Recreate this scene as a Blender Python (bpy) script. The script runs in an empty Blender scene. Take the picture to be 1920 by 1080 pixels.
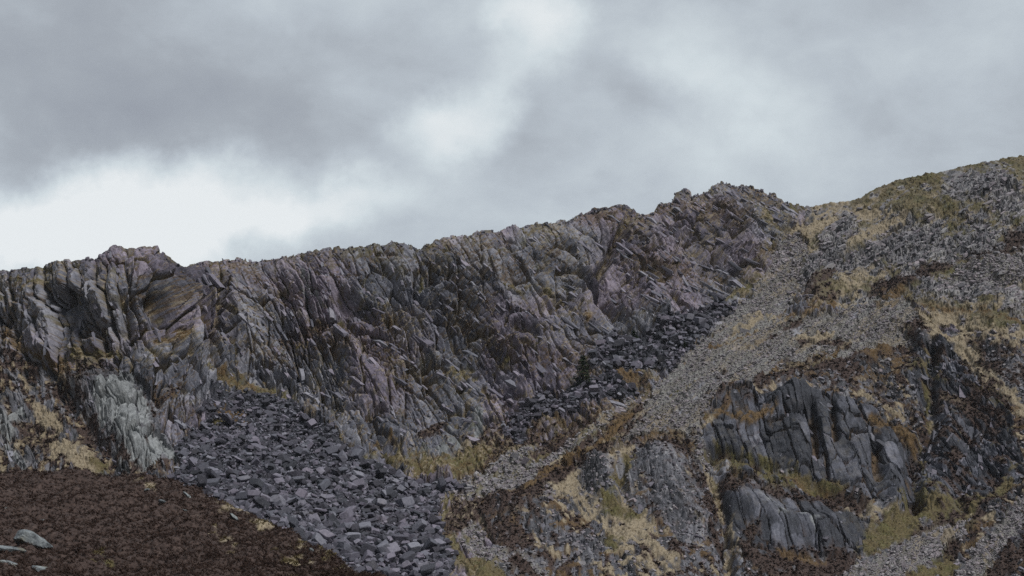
import bpy, bmesh, math, random
import numpy as np

SC = bpy.context.scene
COL = SC.collection
R = math.radians
rng = np.random.default_rng(7)
random.seed(7)

# ------------------------------------------------------------------ camera
FPX = 2667.0            # focal length in photo pixels (50 mm on a 36 mm sensor)
PITCH = R(14.0)
CAMZ = 1.7
cam = bpy.data.cameras.new('camera'); cam.lens = 50.0; cam.sensor_width = 36.0
cam.clip_start = 0.5; cam.clip_end = 20000
co = bpy.data.objects.new('camera', cam); COL.objects.link(co)
co.location = (0, 0, CAMZ); co.rotation_euler = (R(90) + PITCH, 0, 0)
SC.camera = co
SC.view_settings.view_transform = 'Standard'
SC.view_settings.look = 'None'
SC.view_settings.exposure = 0.78
SC.view_settings.gamma = 1.0
SC.view_settings.use_curve_mapping = False

# ------------------------------------------------------------------ sun
SUN_EL, SUN_AZ = R(52), R(38)       # azimuth measured from behind the camera towards the right
sun = bpy.data.lights.new('sun', 'SUN'); sun.energy = 1.5; sun.angle = R(12); sun.color = (1.0, 0.98, 0.95)
so = bpy.data.objects.new('sun', sun); COL.objects.link(so)
so.rotation_euler = (R(90) - SUN_EL, 0, SUN_AZ)

# ------------------------------------------------------------------ world: overcast sky
W = bpy.data.worlds.new('World'); SC.world = W; W.use_nodes = True
nt = W.node_tree; nt.nodes.clear()


class NB:
    """tiny node builder"""
    def __init__(s, nt): s.nt = nt; s.N = nt.nodes; s.L = nt.links
    def new(s, t, **k):
        n = s.N.new(t)
        for a, v in k.items(): setattr(n, a, v)
        return n
    def link(s, a, b): s.L.new(a, b)
    def put(s, sock, v):
        if isinstance(v, bpy.types.NodeSocket): s.L.new(v, sock)
        else: sock.default_value = v
    def math(s, op, a, b=0.0, c=None, clamp=False):
        n = s.new('ShaderNodeMath', operation=op, use_clamp=clamp)
        s.put(n.inputs[0], a); s.put(n.inputs[1], b)
        if c is not None: s.put(n.inputs[2], c)
        return n.outputs[0]
    def vmath(s, op, a, b=None, scale=None):
        n = s.new('ShaderNodeVectorMath', operation=op)
        s.put(n.inputs[0], a)
        if b is not None: s.put(n.inputs[1], b)
        if scale is not None: s.put(n.inputs['Scale'], scale)
        return n.outputs['Value'] if op in ('LENGTH', 'DOT_PRODUCT') else n.outputs[0]
    def noise(s, vec, scale, detail=4, rough=0.55, dist=0.0, color=False):
        n = s.new('ShaderNodeTexNoise'); s.put(n.inputs['Vector'], vec)
        n.inputs['Scale'].default_value = scale; n.inputs['Detail'].default_value = detail
        n.inputs['Roughness'].default_value = rough; n.inputs['Distortion'].default_value = dist
        return n.outputs['Color' if color else 'Fac']
    def mapr(s, v, a, b, c, d, smooth=False):
        n = s.new('ShaderNodeMapRange'); n.interpolation_type = 'SMOOTHSTEP' if smooth else 'LINEAR'
        s.put(n.inputs[0], v)
        for i, q in enumerate((a, b, c, d)): n.inputs[i + 1].default_value = q
        return n.outputs[0]
    def mapping(s, vec, loc=(0, 0, 0), rot=(0, 0, 0), sc=(1, 1, 1), typ='POINT'):
        n = s.new('ShaderNodeMapping', vector_type=typ); s.put(n.inputs[0], vec)
        n.inputs[1].default_value = loc; n.inputs[2].default_value = rot; n.inputs[3].default_value = sc
        return n.outputs[0]
    def mix(s, f, a, b, blend='MIX'):
        n = s.new('ShaderNodeMix', data_type='RGBA', blend_type=blend)
        s.put(n.inputs[0], f)
        s.put(n.inputs[6], a if isinstance(a, bpy.types.NodeSocket) else (*a, 1) if len(a) == 3 else a)
        s.put(n.inputs[7], b if isinstance(b, bpy.types.NodeSocket) else (*b, 1) if len(b) == 3 else b)
        return n.outputs[2]
    def ramp(s, v, stops, interp='LINEAR'):
        n = s.new('ShaderNodeValToRGB'); s.put(n.inputs[0], v)
        cr = n.color_ramp; cr.interpolation = interp
        while len(cr.elements) < len(stops): cr.elements.new(0.5)
        for e, (p, c) in zip(cr.elements, stops):
            e.position = p; e.color = (*c, 1)
        return n.outputs[0]


def srgb(r, g, b):
    f = lambda c: (c / 255 / 12.92) if c / 255 <= 0.04045 else ((c / 255 + 0.055) / 1.055) ** 2.4
    return (f(r), f(g), f(b))


def skyuv(px, py):
    cx, cy = (px - 960) / FPX, (540 - py) / FPX
    Y = math.cos(PITCH) - cy * math.sin(PITCH); Z = math.sin(PITCH) + cy * math.cos(PITCH)
    return cx / Y, Z / Y


nb = NB(nt)
tc = nb.new('ShaderNodeTexCoord')
sep = nb.new('ShaderNodeSeparateXYZ'); nb.link(tc.outputs['Generated'], sep.inputs[0])
yy = nb.math('MAXIMUM', sep.outputs[1], 0.12)
u = nb.math('DIVIDE', sep.outputs[0], yy); v = nb.math('DIVIDE', sep.outputs[2], yy)
cmb = nb.new('ShaderNodeCombineXYZ'); nb.link(u, cmb.inputs[0]); nb.link(v, cmb.inputs[1])
uv0 = cmb.outputs[0]
dirv = tc.outputs['Generated']
w1 = nb.noise(dirv, 9.0, 7, 0.6, color=True)
w1 = nb.vmath('SUBTRACT', w1, (0.5, 0.5, 0.5))
uv = nb.vmath('ADD', uv0, nb.vmath('SCALE', w1, scale=0.13))
# cloud masses: (px, py, rx, ry, rot deg, gain)
blobs = [
    (120, 90, 620, 300, -8, -0.22), (420, 210, 480, 170, -12, -0.16), (60, 260, 420, 160, 0, -0.12),
    (180, 400, 560, 130, 4, 0.64), (500, 440, 360, 90, 10, 0.40), (60, 470, 420, 110, 0, 0.30),
    (835, 230, 190, 110, 25, 0.46), (1000, 80, 140, 120, 70, 0.38), (700, 290, 200, 90, 0, 0.0),
    (1010, 210, 170, 110, 50, -0.10), (1150, 240, 160, 110, 40, -0.04), (620, 70, 260, 120, -10, -0.12),
    (1260, 80, 260, 170, 20, 0.20), (1400, 190, 300, 100, -25, 0.20), (1270, 290, 420, 120, -18, 0.16), (1180, 150, 150, 90, -30, -0.14),
    (1620, 150, 380, 150, -10, 0.05), (1850, 190, 330, 260, 0, -0.10), (1550, 330, 420, 120, -5, -0.06), (1790, 20, 380, 110, 0, -0.03),
    (880, 370, 460, 110, 0, 0.04), (980, 20, 170, 90, 0, 0.18),
]
acc = 0.46
for (bx, by, rx, ry, rot, g) in blobs:
    cu, cv = skyuv(bx, by)
    k = 1.12 / FPX
    m = nb.mapping(uv, (cu, cv, 0), (0, 0, R(rot)), (rx * k, ry * k, 1), 'TEXTURE')
    gt = nb.new('ShaderNodeTexGradient', gradient_type='SPHERICAL'); nb.link(m, gt.inputs[0])
    f = nb.mapr(gt.outputs['Fac'], 0, 1, 0, 1, True)
    acc = nb.math('MULTIPLY_ADD', f, g, acc)
n1 = nb.noise(nb.mapping(dirv, sc=(1, 1, 1.8)), 6.0, 6, 0.52, 0.6)
n2 = nb.noise(nb.mapping(dirv, rot=(0, 0.4, 0), sc=(1, 1, 1.6)), 17.0, 5, 0.55, 0.4)
acc = nb.math('MULTIPLY_ADD', nb.math('SUBTRACT', n1, 0.5), 0.46, acc)
acc = nb.math('MULTIPLY_ADD', nb.math('SUBTRACT', n2, 0.5), 0.30, acc)
n3 = nb.noise(nb.mapping(dirv, rot=(.3, 0, 0), sc=(1, 1, 1.7)), 42.0, 4, 0.6, 0.8)
acc = nb.math('MULTIPLY_ADD', nb.math('SUBTRACT', n3, 0.5), 0.08, acc)
cloud = nb.ramp(acc, [(0.0, srgb(146, 151, 160)), (0.25, srgb(163, 169, 176)), (0.45, srgb(184, 192, 199)),
                      (0.7, srgb(208, 217, 221)), (1.0, srgb(232, 236, 237))])
skyt = nb.new('ShaderNodeTexSky', sky_type='NISHITA'); skyt.sun_disc = False
skyt.sun_elevation = SUN_EL; skyt.sun_rotation = math.pi + SUN_AZ * -1
b1 = nb.new('ShaderNodeBackground'); nb.link(cloud, b1.inputs[0]); back = nb.mapr(sep.outputs[1], -.25, .35, .12, .61, True)
nb.link(back, b1.inputs[1])
b2 = nb.new('ShaderNodeBackground'); nb.link(skyt.outputs[0], b2.inputs[0]); b2.inputs[1].default_value = 0.08
mx = nb.new('ShaderNodeMixShader'); mx.inputs[0].default_value = 0.06
nb.link(b1.outputs[0], mx.inputs[1]); nb.link(b2.outputs[0], mx.inputs[2])
wo = nb.new('ShaderNodeOutputWorld'); nb.link(mx.outputs[0], wo.inputs[0])

# ------------------------------------------------------------------ helpers
def mesh_np(name, V, F, mat=None, smooth=False, attrs=None, size=None, parent=None):
    """V (n,3), F (m,k) index array -> one linked mesh object"""
    F = np.asarray(F, np.int32); k = F.shape[1]
    me = bpy.data.meshes.new(name)
    me.vertices.add(len(V)); me.vertices.foreach_set('co', np.asarray(V, np.float32).ravel())
    me.loops.add(F.size); me.loops.foreach_set('vertex_index', F.ravel())
    me.polygons.add(len(F)); me.polygons.foreach_set('loop_start', np.arange(0, F.size, k, dtype=np.int32))
    me.polygons.foreach_set('use_smooth', np.full(len(F), smooth, bool))
    for an, arr in (attrs or {}).items():
        at = me.attributes.new(an, 'FLOAT_COLOR', 'POINT')
        at.data.foreach_set('color', np.asarray(arr, np.float32).ravel())
    me.update(calc_edges=True)
    if mat: me.materials.append(mat)
    o = bpy.data.objects.new(name, me); COL.objects.link(o)
    if parent: o.parent = parent
    return o


def tag(o, label=None, cat=None, group=None, kind=None):
    for k, v in (('label', label), ('category', cat), ('group', group), ('kind', kind)):
        if v: o[k] = v
    return o


def pt(px, py, D):
    cx = (np.asarray(px, float) - 960) / FPX; cy = (540 - np.asarray(py, float)) / FPX
    Y = math.cos(PITCH) - cy * math.sin(PITCH); Z = math.sin(PITCH) + cy * math.cos(PITCH)
    return np.stack([cx / Y * D, np.broadcast_to(D, cx.shape) * 1.0, CAMZ + Z / Y * D], -1)


def h2(i, j, s):
    """hash of integer pairs -> [0,1)"""
    n = (i.astype(np.int64) * 374761393 + j.astype(np.int64) * 668265263 + s * 974634777) & 0xffffffff
    n = ((n ^ (n >> 13)) * 1274126177) & 0xffffffff
    n = ((n ^ (n >> 16)) * 2246822519) & 0xffffffff
    n = n ^ (n >> 15)
    return (n & 0xffffff) / float(0x1000000)


def vnoise(x, y, s):
    i = np.floor(x); j = np.floor(y); fx = x - i; fy = y - j
    fx = fx * fx * (3 - 2 * fx); fy = fy * fy * (3 - 2 * fy)
    a = h2(i, j, s); b = h2(i + 1, j, s); c = h2(i, j + 1, s); d = h2(i + 1, j + 1, s)
    return a + (b - a) * fx + (c - a) * fy + (a - b - c + d) * fx * fy


def fbm(x, y, s, o=4, r=0.5):
    t = 0; a = 1; n = 0
    for k in range(o):
        t = t + a * vnoise(x * 2 ** k + 17.3 * k, y * 2 ** k - 9.1 * k, s + k); n += a; a *= r
    return t / n


def cells(a, b, s, jit=0.8, metric=2):
    i0 = np.floor(a); j0 = np.floor(b)
    F1 = np.full(a.shape, 9.0); F2 = np.full(a.shape, 9.0)
    ci = np.zeros(a.shape); cj = np.zeros(a.shape); da = np.zeros(a.shape); db = np.zeros(a.shape)
    for di in (-1, 0, 1):
        for dj in (-1, 0, 1):
            i = i0 + di; j = j0 + dj
            sa = i + 0.5 + (h2(i, j, s) - 0.5) * jit; sb = j + 0.5 + (h2(i, j, s + 1) - 0.5) * jit
            ea = a - sa; eb = b - sb
            d = np.sqrt(ea * ea + eb * eb) if metric == 2 else np.maximum(abs(ea), abs(eb)) + 0.15 * (abs(ea) + abs(eb))
            n = d < F1
            F2 = np.where(n, F1, np.minimum(F2, d)); F1 = np.where(n, d, F1)
            ci = np.where(n, i, ci); cj = np.where(n, j, cj); da = np.where(n, ea, da); db = np.where(n, eb, db)
    return ci, cj, da, db, F2 - F1


def sstep(x, a, b):
    t = np.clip((x - a) / (b - a), 0, 1); return t * t * (3 - 2 * t)


def inpoly(x, y, P):
    P = np.asarray(P, float); out = np.zeros(x.shape, bool)
    bb = (x >= P[:, 0].min()) & (x <= P[:, 0].max()) & (y >= P[:, 1].min()) & (y <= P[:, 1].max())
    X = x[bb]; Y = y[bb]; r = np.zeros(X.shape, bool)
    for k in range(len(P)):
        x1, y1 = P[k]; x2, y2 = P[k - 1]
        if y1 == y2: continue
        c = ((y1 > Y) != (y2 > Y)) & (X < (x2 - x1) * (Y - y1) / (y2 - y1) + x1)
        r ^= c
    out[bb] = r
    return out


def dline(x, y, pts):
    d = np.full(x.shape, 1e9)
    if len(pts) == 1: return np.hypot(x - pts[0][0], y - pts[0][1])
    for (x1, y1), (x2, y2) in zip(pts[:-1], pts[1:]):
        L = (x2 - x1) ** 2 + (y2 - y1) ** 2 + 1e-6
        t = np.clip(((x - x1) * (x2 - x1) + (y - y1) * (y2 - y1)) / L, 0, 1)
        d = np.minimum(d, np.hypot(x - x1 - t * (x2 - x1), y - y1 - t * (y2 - y1)))
    return d


def P_(s):
    return [tuple(float(q) for q in p.split(',')) for p in s.split()]


# ------------------------------------------------------------------ the lie of the land
# skyline of the ridge, photo pixels
SKY = P_("""-1300,560 -300,520 0,506 60,503 100,494 140,488 172,484 178,481 190,472 212,461 240,465 280,465 292,463 300,474
330,487 350,497 362,491 400,489 440,488 500,487 540,483 560,476 580,471 630,465 680,461 700,456 722,456 735,450 755,455 785,464 800,459 830,445
860,444 900,434 960,426 1020,421 1060,416 1080,402 1100,394 1130,389 1150,386 1175,391 1190,403 1225,398 1235,381 1262,377 1267,357
1280,354 1298,368 1320,363 1338,354 1344,345 1360,342 1385,350 1405,347 1440,361 1460,371 1500,384 1520,385 1560,378 1610,374 1640,354
1700,334 1760,325 1800,313 1860,304 1900,296 1920,293 2200,250 3200,200""")
SX = np.array([p[0] for p in SKY]); SY = np.array([p[1] for p in SKY])

# distance (m, straight ahead) of known places on the slopes
DEPTH = """-260,520,300 0,505,300 240,464,266 350,497,300 540,482,302 735,449,310 900,433,320 1100,393,342 1200,400,356 1350,345,380 1500,383,400
1600,375,400 1760,324,388 1920,292,380 2180,250,370 -260,700,280 0,700,276 -260,900,235 0,890,235 180,700,266 120,790,250 320,850,232 250,650,262 260,560,256 400,650,285 390,760,262
480,700,288 560,750,274 600,820,256 750,860,254 850,850,262 920,770,280 1050,740,290 1110,680,298 1250,600,318 1350,540,338 1480,430,384
450,790,252 400,900,205 600,900,212 800,900,234 650,1080,165 850,1080,165 900,960,210 330,900,212 500,1000,180 1000,830,250 1150,780,268 1200,690,296 1300,640,308
0,1080,175 300,1080,170 1250,780,268 1350,640,310 1450,520,360 1500,450,382 1550,620,318 1600,500,352
1700,450,358 1900,400,345 1900,500,318 1700,600,308 1800,650,288 1900,700,266 1650,680,290 1500,700,292
1340,740,266 1340,830,248 1450,750,262 1560,750,262 1700,740,268 1450,850,246 1600,900,234 1690,970,222 1550,880,238 1700,800,250
1720,960,226 1710,850,256 1780,960,218 1850,900,226 1800,750,266 1900,850,238 2150,900,225 2150,600,300
1650,1000,208 1500,1080,178 1700,1080,182 1920,1080,180 1920,900,224 2150,1080,180
1400,950,216 1400,880,236 1550,930,226 1550,1000,204 1330,830,250 1400,1060,186 1230,810,256 1230,850,240 1230,950,214 1230,1080,176
1050,870,236 1050,1000,198 1050,1080,174 1345,1080,190 1120,860,240 1120,930,222 600,560,296 600,700,276 800,600,294 800,750,268 1000,550,308 1000,680,286 1150,520,326 1300,470,354 1400,440,370"""
DC = np.array([[float(q) for q in p.split(',')] for p in DEPTH.split()])
DC[:, 2] = 250 + (DC[:, 2] - 250) * 0.62


def tps_fit(P, v, lam=0.02):
    n = len(P); d2 = ((P[:, None] - P[None]) ** 2).sum(-1)
    K = 0.5 * d2 * np.log(d2 + 1e-9); K[np.arange(n), np.arange(n)] = lam
    Q = np.hstack([np.ones((n, 1)), P]); A = np.zeros((n + 3, n + 3)); A[:n, :n] = K; A[:n, n:] = Q; A[n:, :n] = Q.T
    return np.linalg.solve(A, np.concatenate([v, np.zeros(3)]))


PN = DC[:, :2] / 1000.0
TW = tps_fit(PN, DC[:, 2])
gx = np.arange(-300, 2261, 20.0); gy = np.arange(180, 1181, 20.0)
GX, GY = np.meshgrid(gx, gy)
q = np.stack([GX.ravel(), GY.ravel()], -1) / 1000.0
d2 = ((q[:, None] - PN[None]) ** 2).sum(-1)
GD = (0.5 * d2 * np.log(d2 + 1e-9)) @ TW[:-3] + TW[-3] + q @ TW[-2:]
GD = GD.reshape(GX.shape)
for _ in range(2):
    p_ = np.pad(GD, 1, mode='edge'); GD = (p_[1:-1, :-2] + p_[1:-1, 2:] + p_[:-2, 1:-1] + p_[2:, 1:-1] + 2 * GD) / 6


def depth(px, py):
    x = np.clip((np.clip(px, -200, 2120) + 300) / 20, 0, len(gx) - 1.001); y = np.clip((py - 180) / 20, 0, len(gy) - 1.001)
    i = x.astype(int); j = y.astype(int); fx = x - i; fy = y - j
    return (GD[j, i] * (1 - fx) * (1 - fy) + GD[j, i + 1] * fx * (1 - fy) + GD[j + 1, i] * (1 - fx) * fy + GD[j + 1, i + 1] * fx * fy)


inner = np.arange(-60, 1981, 1.5)
step = 1.5 * 1.09 ** np.arange(1, 60); step = np.minimum(step, 60)
outL = -60 - np.cumsum(step); outR = 1980 + np.cumsum(step)
xs = np.concatenate([outL[::-1], inner, outR]); NX = len(xs)
NY = 470
YB = 1140.0
skyx = np.interp(xs, SX, SY)
T = np.linspace(0, 1, NY)
PX = np.broadcast_to(xs[None], (NY, NX)).copy()
PY = YB + (skyx[None] - YB) * T[:, None]
D0 = depth(PX, PY)
P0 = pt(PX, PY, D0)
dI = np.gradient(P0, axis=0); dJ = np.gradient(P0, axis=1)
N0 = np.cross(dJ, dI); N0 /= np.linalg.norm(N0, axis=-1, keepdims=True)
N0[N0[..., 1] > 0] *= 1
if N0[..., 1].mean() > 0: N0 = -N0

# working coordinates: metres/0.105, so about one photo pixel at the foot of the crag
U = P0[..., 0] / 0.105; V = P0[..., 2] / 0.105
wx = (fbm(U / 60, V / 60, 11, 4) - 0.5); wy = (fbm(U / 60, V / 60, 31, 4) - 0.5)
n6 = fbm(U / 7, V / 7, 51, 3); n20 = fbm(U / 22, V / 22, 61, 4); n60 = fbm(U / 70, V / 70, 71, 4)
# streaky noise: down-right and up-right
def streak(ang, la, lb, s, o=4):
    c, n = math.cos(R(ang)), math.sin(R(ang))
    return fbm((U * c + V * n) / la, (-U * n + V * c) / lb, s, o)
sDR = streak(-58, 30, 7, 81); sUR = streak(38, 40, 7, 91)
JX = PX + wx * 34 + (n6 - 0.5) * 10; JY = PY + wy * 34 + (n20 - 0.5) * 10     # ragged edges for painted regions

# ------------------------------------------------------------------ regions
FAN = P_("""398,748 440,738 500,738 545,752 575,792 620,815 640,828 700,862 745,888 790,905 850,905 872,915 830,935 812,960 835,1000 850,1040 835,1150 700,1150
560,1040 470,985 400,950 300,905 318,893 345,880 330,850 345,820 380,795""")
FAN2 = P_("1105,665 1120,652 1160,632 1250,608 1290,582 1385,562 1372,592 1330,615 1290,660 1262,690 1200,682 1108,695")
FAN3 = P_("960,790 985,768 1040,742 1100,718 1150,706 1180,712 1190,735 1120,752 1060,775 1000,800 965,835 940,830")
CHUTE = P_("""1462,455 1500,446 1522,462 1512,500 1480,560 1470,600 1520,590 1560,578 1640,566 1700,560 1725,590 1650,640 1560,652 1480,680 1400,715 1335,742 1310,798
1250,806 1200,800 1130,832 1065,868 1055,858 1120,815 1170,785 1215,742 1240,712 1300,650 1390,570 1440,520""")
CHUTE2 = P_("1620,640 1700,618 1712,640 1660,650 1612,668 1540,672")
RSC = [P_("1590,1062 1640,1036 1700,1012 1800,975 1822,965 1800,1000 1740,1050 1680,1090 1640,1150 1560,1150"),
       P_("1745,1150 1790,1080 1850,1005 1925,925 1990,860 2100,860 2100,960 1930,990 1905,1020 1840,1090 1820,1150"),
       P_("600,1150 600,1140 620,1140")]
BUTT = P_("1318,800 1340,745 1400,738 1480,738 1560,745 1640,775 1700,800 1735,830 1715,900 1702,975 1690,978 1640,950 1560,905 1500,890 1400,870 1330,835")
BUTT2 = P_("1700,975 1720,860 1760,780 1700,700 1700,640 1800,640 1900,760 1925,900 1840,930 1740,975")
LBUT = P_("1350,890 1420,880 1520,920 1600,960 1650,985 1600,1035 1500,1035 1400,1035 1360,1000")
KNOLL = P_("900,960 1000,880 1080,860 1120,850 1200,820 1270,815 1330,870 1350,960 1360,1150 860,1150 930,1010")
HILL = P_("1500,380 1520,470 1490,560 1560,575 1700,560 1760,600 1930,640 3200,640 3200,150 1600,300")
LEFTLOW = P_("-1300,640 0,650 60,680 130,700 190,690 250,700 300,760 330,850 300,900 -1300,900")
MID = P_("1500,700 1640,640 1720,600 1930,640 3200,640 3200,1150 1400,1150 1350,700")

reg = np.zeros(PX.shape, np.int8)          # 0 main crag
reg[(JX < 425) & (JY < 760)] = 1
reg[JX > 1215] = 2
reg[inpoly(JX, JY, LEFTLOW)] = 3
reg[inpoly(JX, JY, MID)] = 6
reg[inpoly(JX, JY, KNOLL)] = 6
reg[inpoly(JX, JY, HILL)] = 4
reg[inpoly(JX, JY, BUTT) | inpoly(JX, JY, LBUT)] = 5
reg[inpoly(JX, JY, BUTT2)] = 7

# ------------------------------------------------------------------ ground cover, painted as broken strokes
KINDS = 'gshcpor'     # grass, straw, heather, scree, pale rock, orange-brown grass, bare rock
cover = np.zeros((len(KINDS),) + PX.shape, np.float32)
def paint(kind, a):
    global cover
    a = np.clip(a, 0, 1).astype(np.float32)
    cover *= (1 - a)
    cover[KINDS.index(kind)] += a

# broad cover
sel = reg == 4
hz = 0.5 * n20 + 0.5 * n60
paint('s', sel * sstep(0.35 * n6 + 0.65 * sUR, 0.435, 0.54) * (PY < 640) * 0.95)
paint('g', sel * sstep(n60 * .5 + n20 * .5, 0.455, 0.54) * 0.85)
sel = (reg == 6)
paint('h', sel * sstep(0.5 * n20 + .5 * n6, 0.44, 0.54))
paint('o', sel * sstep(0.6 * streak(5, 40, 9, 131) + .4 * n6, 0.55, 0.63) * .8)
paint('s', sel * sstep(0.5 * streak(-25, 30, 8, 141) + .5 * n6, 0.60, 0.66))
sel = (reg == 7)
paint('h', sel * sstep(0.55 * n20 + .45 * sDR, 0.50, 0.58))
paint('g', sel * sstep(0.5 * n60 + .5 * n6, 0.58, 0.64) * .8)
sel = (reg == 3)
paint('h', sel * sstep(0.5 * n20 + .5 * sDR, 0.43, 0.50))
paint('o', sel * sstep(0.5 * sDR + .5 * n6, 0.57, 0.63) * .8)
paint('s', sel * sstep(0.5 * sDR + .5 * n6, 0.61, 0.67))

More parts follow.
